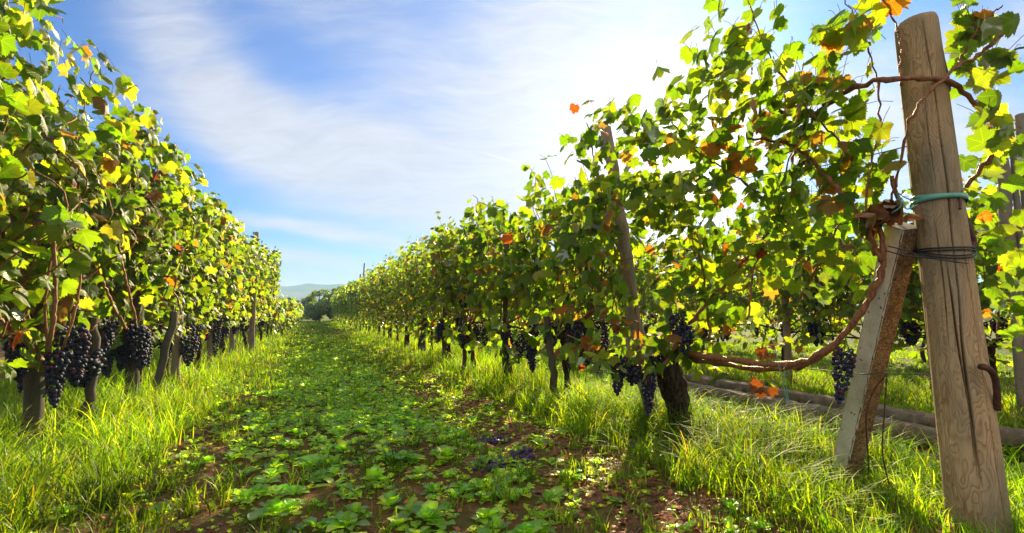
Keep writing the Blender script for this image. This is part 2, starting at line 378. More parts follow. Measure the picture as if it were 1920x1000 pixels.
g = mk('ground', np.stack([X, Y, Z], -1), np.stack([i, i+1, i+nx+1, i+nx], -1).reshape(-1, 4), M['soil'])
tag(g, 'reddish brown vineyard soil under the weeds and grass', 'ground', kind='structure')
# distant hills
mb = MB(); n = 160; xs = np.linspace(-1500, 1750, n); rg = np.random.default_rng(8)
ridge = 50 + 7*np.sin(xs/250+1) + 3*np.sin(xs/80) + rg.normal(0, .8, n)
prof = np.array([0, .35, .7, .93, 1, .9, 0]); dist = np.array([0, 120, 240, 340, 430, 560, 900])
V = np.stack([np.repeat(xs[:, None], 7, 1), 900 + np.repeat(dist[None]*.6, n, 0), ridge[:, None]*prof[None] - 1], -1)
V[:, 1:6, 2] += rg.normal(0, 1.8, (n, 5))
i = np.arange(n-1)[:, None]*7 + np.arange(6)[None]
mb.add(V, np.stack([i, i+7, i+8, i+1], -1).reshape(-1, 4))
h = mb.build('hills', M['hill']); tag(h, 'long low blue hills on the horizon', 'hills', kind='structure')
# ------------------------------------------------------------------ leaf templates
def half(pts):
    a = np.array(pts, float); th = np.radians(a[:, 0]); r = a[:, 1]
    right = np.stack([r*np.sin(th), r*np.cos(th)], 1); left = right[1:].copy()[::-1]; left[:, 0] *= -1
    return np.vstack([right, left])
OUT_HI = half([(0, .97), (5, .84), (9, .90), (13, .76), (18, .80), (23, .66), (28, .64), (32, .74), (36, .70), (41, .84), (45, .77), (50, .90), (54, .76), (59, .80), (64, .68), (70, .72), (76, .63), (82, .70), (88, .64), (94, .74), (100, .67), (107, .76), (113, .64), (120, .68), (128, .56), (136, .60), (146, .47), (157, .47), (170, .28)])
OUT_MID = half([(0, .97), (9, .78), (14, .84), (27, .64), (36, .72), (41, .84), (45, .76), (50, .90), (60, .72), (68, .74), (80, .64), (90, .74), (104, .75), (128, .58), (150, .48), (170, .25)])
OUT_LOW = half([(0, 1.0), (27, .58), (50, .9), (76, .58), (106, .74), (150, .48)])
def template(out, rings):
    k = len(out); c = np.array([[0, .08]])
    if rings == 1:
        V = np.vstack([c, out]); j = np.arange(k); T = np.stack([np.zeros(k, int), 1+(j+1) % k, 1+j], 1)
    else:
        midr = c + (out-c)*.55; V = np.vstack([c, midr, out]); j = np.arange(k); j2 = (j+1) % k
        T = np.concatenate([np.stack([np.zeros(k, int), 1+j2, 1+j], 1), np.stack([1+j, 1+j2, 1+k+j2], 1), np.stack([1+j, 1+k+j2, 1+k+j], 1)])
    return V, T
TPL = {'hi': template(OUT_HI, 2), 'mid': template(OUT_MID, 1), 'low': template(OUT_LOW, 1)}
def add_leaves(mb, rng, pos, N, tip, size, tint, lod, mi=0, curl=1.0):
    V2, T = TPL[lod]; K = len(pos)
    if K == 0: return
    N = nrm(N); Yd = nrm(tip - (tip*N).sum(-1, keepdims=True)*N); Xd = np.cross(Yd, N)
    u_, v_ = V2[:, 0], V2[:, 1]; r2 = u_**2 + v_**2
    fold = rng.uniform(-.15, .75, (K, 1))*curl; droop = rng.uniform(-.15, .6, (K, 1))*curl; cup = rng.uniform(-.35, .3, (K, 1))*curl
    wv = rng.uniform(0, .15, (K, 1))*curl; ph = rng.uniform(0, 6.28, (K, 1)); th = np.arctan2(u_, v_)[None]
    W_ = -fold*np.abs(u_)[None] - droop*np.clip(v_, 0, 2)[None]**2 + cup*r2[None]*.6 + wv*np.sin(5*th+ph)*r2[None]
    asp = rng.uniform(.85, 1.12, (K, 1)); skew = rng.uniform(-.15, .15, (K, 1))
    uu = u_[None]*asp + skew*v_[None]; sz = np.asarray(size).reshape(K, 1, 1)
    P = pos[:, None] + sz*(uu[..., None]*Xd[:, None] + v_[None, :, None]*Yd[:, None] + W_[..., None]*N[:, None])
    n = len(V2); F = (T[None] + (np.arange(K)*n)[:, None, None]).reshape(-1, 3)
    luv = np.broadcast_to(np.stack([u_, v_, 0*u_], 1)[None], (K, n, 3)).reshape(-1, 3)
    tt = np.repeat(tint[:, None], n, 1).copy()
    edge = (r2 > .4)[None, :, None]*rng.uniform(0, 1, (K, 1, 1))**2
    tt = tt*(1-.35*edge) + edge*.35*np.array([.22, .12, .02])
    mb.add(P.reshape(-1, 3), F, tt.reshape(-1, 3), luv, mi)
PAL = np.array([[.040, .080, .010], [.062, .122, .012], [.092, .152, .014], [.140, .182, .018], [.16, .19, .03], [.21, .07, .018], [.19, .028, .014], [.17, .09, .045], [.21, .19, .05]])
P_LEFT = np.array([.17, .27, .28, .15, .05, .010, .006, .03, .05]); P_RIGHT = np.array([.17, .27, .28, .16, .05, .018, .008, .040, .02]); P_FAR = np.array([.18, .29, .27, .16, .05, .002, .0, .01, .015])
def tints(rng, K, p):
    c = PAL[rng.choice(len(PAL), K, p=p/p.sum())]; return c*rng.uniform(.75, 1.3, (K, 1))
SUNH = np.array([SUN[0], SUN[1], .25])
def orient(rng, pos, spread=.6, outw=.8):
    K = len(pos); s_ = np.sign(pos[:, 0] + rng.normal(0, .12, K))
    N = np.stack([s_*outw, np.zeros(K), np.full(K, .55)], 1) + .25*SUNH*rng.uniform(0, 1, (K, 1)) + rng.normal(0, spread, (K, 3))
    tip = np.stack([s_*.35, np.zeros(K), -np.ones(K)], 1) + rng.normal(0, .5, (K, 3)); return N, tip
def grow(rng, L, zc, top, n_sh, hw, step=.085, sprig=.12, fill=120, low=.1, size=(.08, .135), lat=.30, tp=(.75, .35)):
    """shoots from the head of a vine and the leaves along them"""
    shoots, P, S_ = [], [], []
    for k in range(n_sh):
        p = np.array([rng.normal(0, .07), rng.uniform(-L/2, L/2), zc + rng.uniform(-.08, .2)])
        d = np.array([rng.normal(0, lat), rng.normal(0, .25), 1.0]); tgt = top - abs(rng.normal(0, .18)); spr = rng.random() < sprig
        if spr: tgt = top + rng.uniform(.05, .35)
        n_ = int(rng.uniform(.65, 1.15)*(top-zc)/step) + (4 if spr else 0); line = [p.copy()]; sgn = 1
        for q in range(n_):
            d = d + rng.normal(0, .16, 3); d[0] -= .22*p[0]/hw*(abs(p[0]) > hw*.75)*2
            if p[2] > tgt: d[2] -= .55; d[0] += .15*np.sign(p[0]+rng.normal(0, .1))
            elif p[2] < zc+.5: d[2] += .08
            if abs(p[1]) > L/2+.15: d[1] -= .3*np.sign(p[1])
            d = d/np.linalg.norm(d); p = p + d*step; 
            if p[2] < .5: break
            line.append(p.copy())
            side = nrm(np.cross(d, rng.normal(0, 1, 3)))*sgn; sgn = -sgn
            if q > 1 and rng.random() < .93:
                P.append(p + side*rng.uniform(.04, .1)); tipf = 1 - .5*max(0, (q-n_+5)/5.); S_.append(rng.uniform(*size)*tipf)
        if len(line) > 3: shoots.append(np.array(line))
    for k in range(fill):
        s_ = 1 if rng.random() < .5 else -1; z = zc - low + (top-zc+low-.05)*rng.random()**.8
        P.append(np.array([s_*hw*rng.uniform(.45, 1.0)*(tp[0]+tp[1]*(z-zc)/(top-zc)), rng.uniform(-L/2, L/2), z])); S_.append(rng.uniform(*size))
    return shoots, np.array(P), np.array(S_)
def foliage(rng, name, shoots, P, S_, pal, lod, parent, col_cane='cane_brown', spread=.6, tubes=True, extra=None):
    mb = MB(); N, tip = orient(rng, P, spread)
    add_leaves(mb, rng, P, N, tip, S_, tints(rng, len(P), pal), lod, 0)
    if extra is not None: extra(mb)
    if tubes:
        for s_ in shoots:
            r = np.linspace(.007, .0025, len(s_)); tube(mb, s_, r, 4 if lod != 'hi' else 5, None, 1, cap=False)
        if lod == 'hi':   # petioles
            for k in range(len(P)):
                e = P[k] - nrm(tip[k])*.05 + rng.normal(0, .03, 3); c = (P[k]+e)/2 + np.array([0, 0, .01])
                tube(mb, np.array([e, c, P[k]]), .0014, 3, None, 1, cap=False)
    return mb.build(name, [M['leaf'] if lod != 'low' else M['leaf_far'], M[col_cane]], parent)
# ------------------------------------------------------------------ grape bunches
def ico(sub):
    import bmesh
    bm = bmesh.new(); bmesh.ops.create_icosphere(bm, subdivisions=sub, radius=1)
    v = np.array([x.co[:] for x in bm.verts]); f = np.array([[q.index for q in x.verts] for x in bm.faces]); bm.free(); return v, f
ICO2, ICO1 = ico(2), ico(1)
def bunch_mesh(rng, nb, ln, wd, r, hi=True, purple=.12):
    mb = MB(); v, f = ICO2 if hi else ICO1; pts = []
    tries = 0
    while len(pts) < nb and tries < nb*40:
        tries += 1; t_ = rng.random()**.8; rad = wd*(1-t_)**.55*(.65+.35*math.sin(min(1, t_*4)*1.57)); a = rng.uniform(0, 6.283); q = rad*math.sqrt(rng.uniform(.35, 1))
        c = np.array([q*math.cos(a), q*math.sin(a), -.03-ln*t_])
        if all(np.linalg.norm(c-x) > r*1.45 for x in pts): pts.append(c)
    for c in pts:
        base = np.array([.010, .010, .028]) if rng.random() > purple else np.array([.10, .012, .03])
        mb.add(c + v*r*rng.uniform(.85, 1.12)*np.array([1, 1, 1.08]), f, base*rng.uniform(.7, 1.5))
    n1 = mb.n
    tube(mb, np.array([[0, 0, .05], [.004, 0, 0], [0, 0, -ln*.5]]), .004, 4, (.15, .12, .03), 1)
    return mb
BM = []
rb = np.random.default_rng(31)
for k, (nb, ln, wd, r, hi) in enumerate([(85, .27, .085, .0145, True), (70, .22, .08, .0145, True), (100, .33, .075, .0135, True), (38, .24, .075, .021, False)]):
    o = bunch_mesh(rb, nb, ln, wd, r, hi).build('grape_bunch', [M['grape'], M['stem']]); BM.append(o.data); bpy.data.objects.remove(o)
def hang_bunch(parent, x, y, z, k, sc=1.0, rng=random):
    o = bpy.data.objects.new('grape_bunch', BM[k]); COL.objects.link(o); o.parent = parent
    o.location = (x, y, z); o.rotation_euler = (rng.uniform(-.15, .15), rng.uniform(-.15, .15), rng.uniform(0, 6.28)); w_ = sc*rng.uniform(.75, 1.25); o.scale = (w_, w_*rng.uniform(.8, 1.1), sc*rng.uniform(.75, 1.15)); return o
# ------------------------------------------------------------------ vines
def trunk_part(rng, parent, pts, r0, r1, sides=10, seg=26):
    mb = MB(); P = spline(pts, seg); P[1:-1] += rng.normal(0, r0*.12, (seg-2, 3))
    r = np.linspace(r0, r1, seg)*(1 + .12*np.sin(np.linspace(0, 17, seg)+rng.uniform(0, 6))); r[:3] *= np.array([1.35, 1.2, 1.08])
    r[-4:] *= np.array([1.15, 1.3, 1.25, .9])
    tube(mb, P, r, sides, rough=.22, rng=rng); return mb.build('trunk', M['bark'], parent)
def arms(rng, parent, head, L, n_, r=.016, name='cordon'):
    for s_ in (-1, 1):
        mb = MB(); e = np.array([rng.normal(0, .05), s_*L*.5, head[2] + rng.uniform(-.02, .12)])
        P = spline([head, (head+e)/2 + np.array([rng.normal(0, .04), 0, rng.uniform(.0, .09)]), e], 14); P[1:-1] += rng.normal(0, .006, (12, 3))
        tube(mb, P, np.linspace(r, r*.6, 14), 7, rough=.15, rng=rng); mb.build(name, M['bark'], parent)
def make_vine(seed, loc, label, L=1.5, zc=.85, top=2.55, n_sh=34, hw=.42, fill=260, pal=P_LEFT, lod='mid', bunches=8, lean=0., r0=.038, canes=4, group=None, size=(.065, .125), bz=(.78, .98), hib=True, sprig=.12, bx=.16, spread=.7, bsc=(.85, 1.2), extra=None, lat=.30, fz=.1, tp=(.75, .35)):
    rng = np.random.default_rng(seed)
    v_ = empty('grape_vine', loc, label, 'grape vine', group)
    head = np.array([lean, rng.normal(0, .08), zc-.06])
    if lod == 'low': sd, sg = 6, 9
    else: sd, sg = 10, 26
    trunk_part(rng, v_, [np.array([0, 0, -.05]), np.array([lean*.3+rng.normal(0, .03), rng.normal(0, .05), .3]), np.array([lean*.8, head[1]*.6, .6]), head], r0, r0*.8, sd, sg)
    if lod != 'low': arms(rng, v_, head, L, 2)
    sh, P, S_ = grow(rng, L, zc, top, n_sh, hw, fill=fill, size=size, sprig=sprig, lat=lat, low=fz, tp=tp)
    wp = P + np.array(loc); ok = np.linalg.norm((wp-CAMP) - ((wp-CAMP)@SUN)[:, None]*SUN, axis=1) > .10; P, S_ = P[ok], S_[ok]
    keep = len(sh)-canes
    foliage(rng, 'foliage', sh[:keep], P, S_, pal, lod, v_, spread=spread, extra=extra)
    for s_ in sh[keep:]:
        mb = MB(); Q = np.vstack([[head + rng.normal(0, .05, 3)], s_[2:]]); Q = spline(Q, len(Q)*2)
        tube(mb, Q, np.linspace(.011, .004, len(Q)), 6, rough=.08, rng=rng); mb.build('cane', M['cane'], v_)
    pr = random.Random(seed)
    clump = [pr.uniform(-L*.4, L*.4) for _ in range(3)]
    for b in range(bunches):
        yb = max(-L*.45, min(L*.45, clump[b % len(clump)] + pr.gauss(0, .09))) if bunches > 3 else pr.uniform(-.3, .3)
        hang_bunch(v_, pr.uniform(-bx, bx*1.2), yb, pr.uniform(*bz), pr.choice([0, 1, 2]) if hib else 3, pr.uniform(*bsc), pr)
    return v_
def lx(y): return -1.85 + .035*(min(y, 19)-4.9)
def rx(y): return max(2.42, 2.80 - .07*(y-1.6))
NEAR_L = 'left-hand row'
Lrow = [
 (3.2, 'nearest vine of the dense row facing the sun, cut off beside the dark post', 12),
 (5.05, 'vine with heavy black grape bunches low down, leaning against the dark first post', 14),
 (6.65, 'vine with a slanting trunk between two grey posts, black bunches below its leaves', 12),
 (8.2, 'vine in the sunlit row past the slanting trunk, long bunches hanging over an orange clod', 10),
 (9.8, 'fifth vine of the sunlit dense row, small dark bunches in shade', 8)]
LV = []
for k, (y, lab, nb) in enumerate(Lrow):
    LV.append(make_vine(100+k, (lx(y), y, 0), lab, L=1.7, top=2.76 if k < 3 else 2.66, hw=.5, n_sh=48, fill=760, size=(.055, .112), lod='hi' if k < 3 else 'mid', bunches=nb-2, canes=7, lean=.12 if k == 2 else .03, bsc=(1., 1.45), bz=(.70, .98), sprig=.15, fz=.22, bx=.22, tp=(.38, .75), lat=.22, group='vines of the dense sunlit row'))
protoL = make_vine(140, (lx(11.4), 11.4, 0), 'tall bushy vine further along the sunlit row, thick leaning trunk', L=1.7, top=2.6, n_sh=40, fill=560, size=(.05, .105), bunches=8, hib=False, lean=.1, r0=.05, group='vines of the dense sunlit row')
protoL2 = make_vine(141, (lx(13), 13, 0), 'vine with yellowing leaves in the middle of the sunlit row', L=1.7, top=2.65, n_sh=40, fill=560, size=(.05, .105), bunches=7, hib=False, lean=-.05, group='vines of the dense sunlit row')
far_l = 'full leafy vine towards the tall end of the sunlit row'
for k, y in enumerate((14.6, 16.2, 17.7)):
    copy_thing([protoL2, protoL][k % 2], (lx(y), y, 0), math.pi*(k % 2), 1.0+.04*k, far_l, 'vines of the dense sunlit row')
def left_canes(root, lines):
    rl_ = np.random.default_rng(55); b0 = np.array(root.location)
    for pts_, ra, rb_ in lines:
        Q = spline(np.array([pt(*q) for q in pts_]) - b0, 36); Q[1:-1] += rl_.normal(0, .003, (34, 3)); mb = MB(); r = np.linspace(ra, rb_, 36).copy(); r[::6] *= 1.2
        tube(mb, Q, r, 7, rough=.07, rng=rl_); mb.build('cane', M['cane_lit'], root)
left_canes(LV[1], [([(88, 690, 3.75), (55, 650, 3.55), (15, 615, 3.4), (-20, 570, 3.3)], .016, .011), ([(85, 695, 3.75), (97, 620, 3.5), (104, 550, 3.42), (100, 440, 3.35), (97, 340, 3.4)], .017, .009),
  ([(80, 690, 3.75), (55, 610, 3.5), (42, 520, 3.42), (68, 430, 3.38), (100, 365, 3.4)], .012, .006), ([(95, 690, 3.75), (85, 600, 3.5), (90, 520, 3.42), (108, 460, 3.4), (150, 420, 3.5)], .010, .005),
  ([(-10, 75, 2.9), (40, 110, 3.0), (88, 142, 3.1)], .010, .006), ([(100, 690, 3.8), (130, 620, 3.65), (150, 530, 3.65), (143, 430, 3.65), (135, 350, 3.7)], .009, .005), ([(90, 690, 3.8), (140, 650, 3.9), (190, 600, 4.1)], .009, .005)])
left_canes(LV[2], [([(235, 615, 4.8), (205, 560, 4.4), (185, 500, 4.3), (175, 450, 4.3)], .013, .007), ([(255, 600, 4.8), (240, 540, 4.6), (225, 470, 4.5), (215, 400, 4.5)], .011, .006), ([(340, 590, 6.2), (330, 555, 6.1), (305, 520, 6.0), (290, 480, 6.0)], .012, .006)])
# right row, backlit and sparse
Rrow = [
 (5.1, 'backlit vine beside the second post, cluster of dark bunches on thin stakes', 12),
 (6.6, 'backlit vine on a thin dark stake, red leaves among the green', 9),
 (8.1, 'backlit vine with a thin upright post through its shaded leaves', 8),
 (9.6, 'fifth vine of the backlit row, dark hanging bunches under it', 7)]
for k, (y, lab, nb) in enumerate(Rrow):
    make_vine(200+k, (rx(y), y, 0), lab, L=1.7, top=2.55 if k else 2.35, n_sh=30, fill=[230, 230, 240, 250][k], pal=P_RIGHT, lod='hi' if k < 2 else 'mid', bunches=nb, lean=-.06, bz=(.7, .95), hw=.42, sprig=.3, fz=.42, canes=7, group='vines of the backlit row')
protoR = make_vine(240, (rx(11.2), 11.2, 0), 'shaded vine in the middle of the backlit row', L=1.8, top=2.55, n_sh=32, fill=430, size=(.05, .10), pal=P_RIGHT, bunches=4, hib=False, sprig=.25, fz=.42, group='vines of the backlit row')
protoR2 = make_vine(241, (rx(12.8), 12.8, 0), 'leafy vine with long loose sprigs in the backlit row', L=1.8, top=2.6, n_sh=32, fill=430, size=(.05, .10), pal=P_RIGHT, bunches=3, hib=False, sprig=.35, fz=.42, group='vines of the backlit row')
protoF = make_vine(242, (rx(28), 28, 0), 'small distant vine of the backlit row', L=1.9, top=2.6, n_sh=28, fill=560, fz=.45, pal=P_FAR, lod='low', bunches=0, canes=0, size=(.08, .13), hw=.5, group='vines of the backlit row')
y = 14.4; k = 0
while y < 27:
    copy_thing([protoR2, protoR][k % 2], (rx(y), y, 0), math.pi*((k//2) % 2), .97+.07*((k*37) % 10)/10, 'mid-distance vine of the backlit row, leaves dark against the light', 'vines of the backlit row'); y += 1.6; k += 1
y = 29.8
while y < 62:
    copy_thing(protoF, (2.42+.1*math.sin(k*2.1), y, 0), math.pi*(k % 2), .95+.12*((k*37) % 10)/10, 'small distant vine of the backlit row', 'vines of the backlit row'); y += 1.8; k += 1
# low young vines that carry on the left row
protoY = make_vine(250, (-1.35, 20.2, 0), 'low young vine at the far end of the sunlit row', L=1.9, zc=.45, top=1.5, n_sh=24, fill=200, pal=P_LEFT, lod='low', bunches=0, canes=0, size=(.10, .15), hw=.5, group='low young vines'); y = 22.; k = 0
while y < 60:
    copy_thing(protoY, (-1.35+.25*math.sin(k*1.7), y, 0), math.pi*(k % 2), .9+.25*((k*37) % 10)/10, 'low young vine at the far end of the sunlit row', 'low young vines'); y += 1.8; k += 1
# rows beyond on the right and on the left
protoB = make_vine(260, (6.75, 6.2, 0), 'vine of the row behind the backlit row, standing across the next grass strip', L=1.9, zc=.75, fz=.3, top=2.6, n_sh=34, fill=480, size=(.055, .11), pal=P_RIGHT, bunches=4, lod='mid', hib=False, sprig=.25, group='vines of the second row to the right')
protoB2 = make_vine(261, (6.8, 3.6, 0), 'vine of the next row with dark grapes, seen past the big split post', L=1.9, zc=.75, fz=.3, top=2.5, n_sh=34, fill=460, size=(.055, .11), pal=P_RIGHT, bunches=6, lod='mid', sprig=.2, r0=.06, lean=-.15, group='vines of the second row to the right')
k = 0
for y in list(np.arange(8.0, 30, 1.75)) + [4.9, 1.9]:
    copy_thing([protoB, protoB2][k % 2], (6.75+.06*math.sin(k), y, 0), math.pi*((k//2) % 2), .95+.1*((k*37) % 10)/10, 'backlit vine in the row beyond the fallen beams', 'vines of the second row to the right'); k += 1
for rx_, y0, y1 in ((11.1, 5, 40),):
    for y in np.arange(y0, y1, 1.9):
        copy_thing(protoF, (rx_+.1*math.sin(k), y, 0), math.pi*(k % 2), .92+.12*((k*37) % 10)/10, 'vine of the third row to the right, glimpsed between leaves', 'vines of the third row to the right'); k += 1
for y in np.arange(3.2, 26, 1.9):
    copy_thing(protoF, (-6.1+.1*math.sin(k), y, 0), math.pi*(k % 2), .92+.12*((k*37) % 10)/10, 'vine of the row behind the sunlit row, glimpsed under its leaves', 'vines of the second row to the left'); k += 1
# ------------------------------------------------------------------ the vine beside the big post, its canes drawn one by one
rn = np.random.default_rng(77)
base = np.array([2.78, 3.64, 0.])
nv = empty('grape_vine', base, 'old vine with a thick black trunk whose long brown canes reach to the big post', 'grape vine')
mb = MB(); T0 = spline([np.array([.06, 0, -.1]), np.array([.05, 0, .15]), np.array([.0, .02, .38]), np.array([-.10, 0, .62]), np.array([-.16, .03, .76])], 30)
tube(mb, T0, np.linspace(.115, .085, 30)*(1+.12*np.sin(np.linspace(0, 14, 30))), 14, rough=.14, rng=rn); mb.build('trunk', M['bark'], nv)
LP, LS, LD = [], [], []
def cane(points, r0, r1, leaves=0, lsz=(.055, .10), mat_='cane', off=.07, rough=.07):
    """a cane through measured points (picture position and metres ahead)"""
    Q = spline(np.array([pt(*q) for q in points]) - base, 40)
    Q[1:-1] += rn.normal(0, .0045, (38, 3)); mb = MB(); r = np.linspace(r0, r1, 40).copy(); r[::5] *= 1.38; r[1::5] *= 1.1; r *= rn.uniform(.9, 1.1, 40)
    tube(mb, Q, r, 8, rough=rough*2, rng=rn); mb.build('cane', M[mat_], nv)
    for k in range(leaves):
        t_ = rn.uniform(.05, 1); p = Q[int(t_*39)]; LP.append(p + rn.normal(0, off, 3)); LS.append(rn.uniform(*lsz))
cane([(1270, 660, 3.8), (1340, 672, 3.4), (1420, 683, 3.1), (1500, 680, 2.9), (1570, 640, 2.75), (1625, 570, 2.65), (1655, 490, 2.6), (1650, 420, 2.6)], .020, .011)
cane([(1275, 668, 3.85), (1350, 682, 3.45), (1440, 693, 3.15), (1520, 680, 2.95), (1585, 625, 2.8), (1640, 540, 2.7), (1690, 430, 2.62), (1672, 330, 2.6)], .017, .009, 4)
cane([(1235, 700, 3.8), (1300, 600, 3.6), (1380, 510, 3.4), (1455, 410, 3.3), (1500, 300, 3.2)], .013, .006, 26)
cane([(1655, 490, 2.6), (1600, 390, 2.7), (1545, 325, 2.8), (1480, 270, 2.95), (1400, 260, 3.1)], .014, .007, 16)
cane([(1545, 200, 2.85), (1600, 165, 2.68), (1660, 150, 2.52), (1720, 148, 2.48), (1775, 152, 2.52), (1830, 195, 2.6), (1862, 250, 2.65), (1858, 295, 2.7), (1812, 352, 2.75)], .013, .010, 8)
cane([(1640, 480, 2.62), (1625, 380, 2.6), (1640, 280, 2.6), (1650, 180, 2.6), (1625, 80, 2.6), (1580, -20, 2.6)], .006, .003, 20)
cane([(1905, 30, 2.5), (1850, 92, 2.5), (1790, 130, 2.46), (1720, 200, 2.42), (1690, 290, 2.46), (1668, 390, 2.55)], .009, .005, 8)
cane([(1600, 300, 2.75), (1560, 250, 2.8), (1500, 190, 2.85), (1440, 100, 2.9), (1400, -10, 2.95)], .006, .003, 30)
cane([(1480, 420, 3.2), (1380, 330, 3.3), (1300, 280, 3.4), (1240, 200, 3.5)], .007, .003, 30)
cane([(1400, 600, 3.3), (1420, 480, 3.3), (1470, 330, 3.3), (1520, 200, 3.2), (1560, 60, 3.1)], .006, .003, 30)
cane([(1500, 560, 3.1), (1560, 450, 3.0), (1600, 350, 2.95), (1620, 260, 2.9)], .006, .003, 16)
cane([(1330, 640, 3.6), (1320, 520, 3.7), (1290, 400, 3.8), (1270, 280, 3.9)], .009, .004, 24)
cane([(1200, 690, 3.9), (1190, 560, 3.95), (1150, 440, 4.0), (1120, 330, 4.1), (1100, 230, 4.2)], .009, .004, 34)
cane([(1790, 130, 2.5), (1830, 60, 2.5), (1880, 10, 2.5)], .005, .003, 12)
cane([(1690, 160, 2.52), (1685, 60, 2.6), (1640, -20, 2.65)], .005, .003, 10)
# loose leaf cover of this vine: clusters at measured places (picture x, y, metres ahead, spread in metres, count)
for (px, py, t_, sx, sz, n_) in [(1380, 80, 3.0, .22, .3, 34), (1350, 200, 3.2, .3, .28, 50), (1450, 220, 3.0, .25, .22, 44), (1520, 170, 2.85, .2, .15, 26),
        (1150, 260, 4.1, .3, .22, 60), (1170, 380, 4.0, .4, .25, 80), (1080, 420, 4.3, .35, .3, 70), (1250, 350, 3.7, .3, .25, 60), (1330, 340, 3.5, .25, .3, 44),
        (1480, 330, 3.2, .3, .25, 44), (1560, 300, 3.0, .25, .2, 26), (1500, 430, 3.2, .3, .2, 36), (1420, 480, 3.4, .35, .2, 34), (1270, 480, 3.8, .35, .25, 50),
        (1190, 560, 3.9, .4, .25, 50), (1320, 600, 3.7, .35, .12, 22), (1150, 660, 4.0, .4, .15, 34), (1280, 640, 3.7, .18, .1, 14), (1570, 60, 2.6, .1, .12, 14), (1640, 30, 2.6, .06, .10, 7),
        (1820, 70, 2.6, .1, .1, 14), (1795, 20, 2.6, .06, .06, 7), (1665, 95, 2.52, .05, .05, 6), (1840, 130, 2.5, .1, .08, 7), (1840, 240, 2.6, .12, .1, 9), (1600, 200, 2.7, .12, .1, 9), (1880, 290, 2.8, .14, .14, 14), (1870, 440, 3.4, .2, .25, 40), (1890, 580, 3.5, .2, .25, 34), (1590, 500, 3.0, .2, .15, 18)]:
    c0 = pt(px, py, t_) - base
    for k in range(int(n_*(1.75 if px < 1430 else 1.15))): LP.append(c0 + np.clip(rn.normal(0, 1, 3), -1.7, 1.7)*np.array([sx*.6, sx*.7, sz*.6])); LS.append(rn.uniform(.046, .098))
LP = np.array(LP); LS = np.array(LS)
def off_line(P0, P1, Q): d = nrm(P1-P0); w_ = Q-P0; return np.linalg.norm(w_ - (w_@d)[:, None]*d, axis=1)
kp = off_line(np.array([0, 0, CAM_H]) - base, np.array([0, 0, CAM_H]) - base + SUN, LP) > .085
kp &= (off_line(pt(1716, 22, 2.66)-base, np.array([2.84, 1.59, 0.])-base, LP) > .16)
for q_ in ((1700, 180, 2.6), (1718, 250, 2.6), (1722, 400, 2.6), (1712, 120, 2.6)): kp &= off_line(np.array([0, 0, CAM_H]) - base, pt(*q_)-base, LP) > .13
vis = off_line(np.array([0, 0, CAM_H]) - base, pt(1720, 70, 2.6)-base, LP) > .17; vis2 = off_line(np.array([0, 0, CAM_H]) - base, pt(1745, 300, 2.6)-base, LP) > .13
kp &= vis & vis2
for q_, rad_ in (((1168, 410, 4.0), .10), ((1182, 460, 4.0), .13), ((1200, 530, 4.0), .13), ((1212, 590, 4.0), .12), ((1140, 255, 4.0), .07)): kp &= off_line(np.array([0, 0, CAM_H]) - base, pt(*q_) - base, LP) > rad_
LP = LP[kp]; LS = LS[kp]
# ------- posts are cleared of leaves standing inside them
mb = MB(); N, tip = orient(rn, LP, .65); tt = tints(rn, len(LP), P_RIGHT)
abs_ = LP + base
for (px, py, t_, rad, ci) in [(1580, 40, 2.6, .14, 6), (1650, 20, 2.6, .12, 5), (1380, 270, 3.1, .25, 5), (1240, 480, 3.8, .2, 5), (1160, 610, 3.9, .2, 5), (1100, 620, 4.2, .25, 5)]:
    d = np.linalg.norm(abs_ - pt(px, py, t_), axis=1); sel = (d < rad) & (rn.random(len(d)) < .3); tt[sel] = PAL[ci]*rn.uniform(.8, 1.3, (sel.sum(), 1))
add_leaves(mb, rn, LP, N, tip, LS, tt, 'hi', 0)
for k in range(len(LP)):
    e = LP[k] - nrm(tip[k])*.06 + rn.normal(0, .03, 3); tube(mb, np.array([e, (LP[k]+e)/2+[0, 0, .01], LP[k]]), .0016, 3, None, 1, cap=False)
mb.build('foliage', [M['leaf'], M['cane_brown']], nv)
# bunches of this vine
pr = random.Random(4)
def bunch_at(px, py, t_, k, sc): q = pt(px, py, t_) - base; return hang_bunch(nv, q[0], q[1], q[2], k, sc, pr)
bunch_at(1585, 645, 2.78, 2, .95)
bunch_at(1283, 605, 3.55, 1, 1.0); bunch_at(1268, 578, 3.6, 0, .7)
for px, py in ((1190, 680), (1215, 690), (1165, 660), (1230, 640)): bunch_at(px, py, 3.95, pr.choice([0, 1, 2]), pr.uniform(.8, 1.1))
# withered brown leaves caught in the fork, the old dry nest of leaves
dv = MB(); c0 = pt(1640, 405, 2.6) - base; K = 26
add_leaves(dv, rn, c0 + rn.normal(0, 1, (K, 3))*np.array([.05, .05, .018]), rn.normal(0, 1, (K, 3))+[0, 0, .8], rn.normal(0, 1, (K, 3)), rn.uniform(.04, .08, K), np.array([[.16, .06, .022]])*rn.uniform(.5, 1.4, (K, 1)), 'mid', 0, 2.0)
for q in ((1475, 195, 2.95), (1440, 660, 3.1), (1425, 720, 3.3), (1160, 620, 3.9)):
    c1 = pt(*q) - base; K = 6
    add_leaves(dv, rn, c1 + rn.normal(0, .03, (K, 3)), rn.normal(0, 1, (K, 3)), rn.normal(0, 1, (K, 3)), rn.uniform(.03, .055, K), np.array([[.26, .085, .02]])*rn.uniform(.6, 1.3, (K, 1)), 'mid', 0, 2.0)
dv.build('withered_leaves', M['dry'], nv)
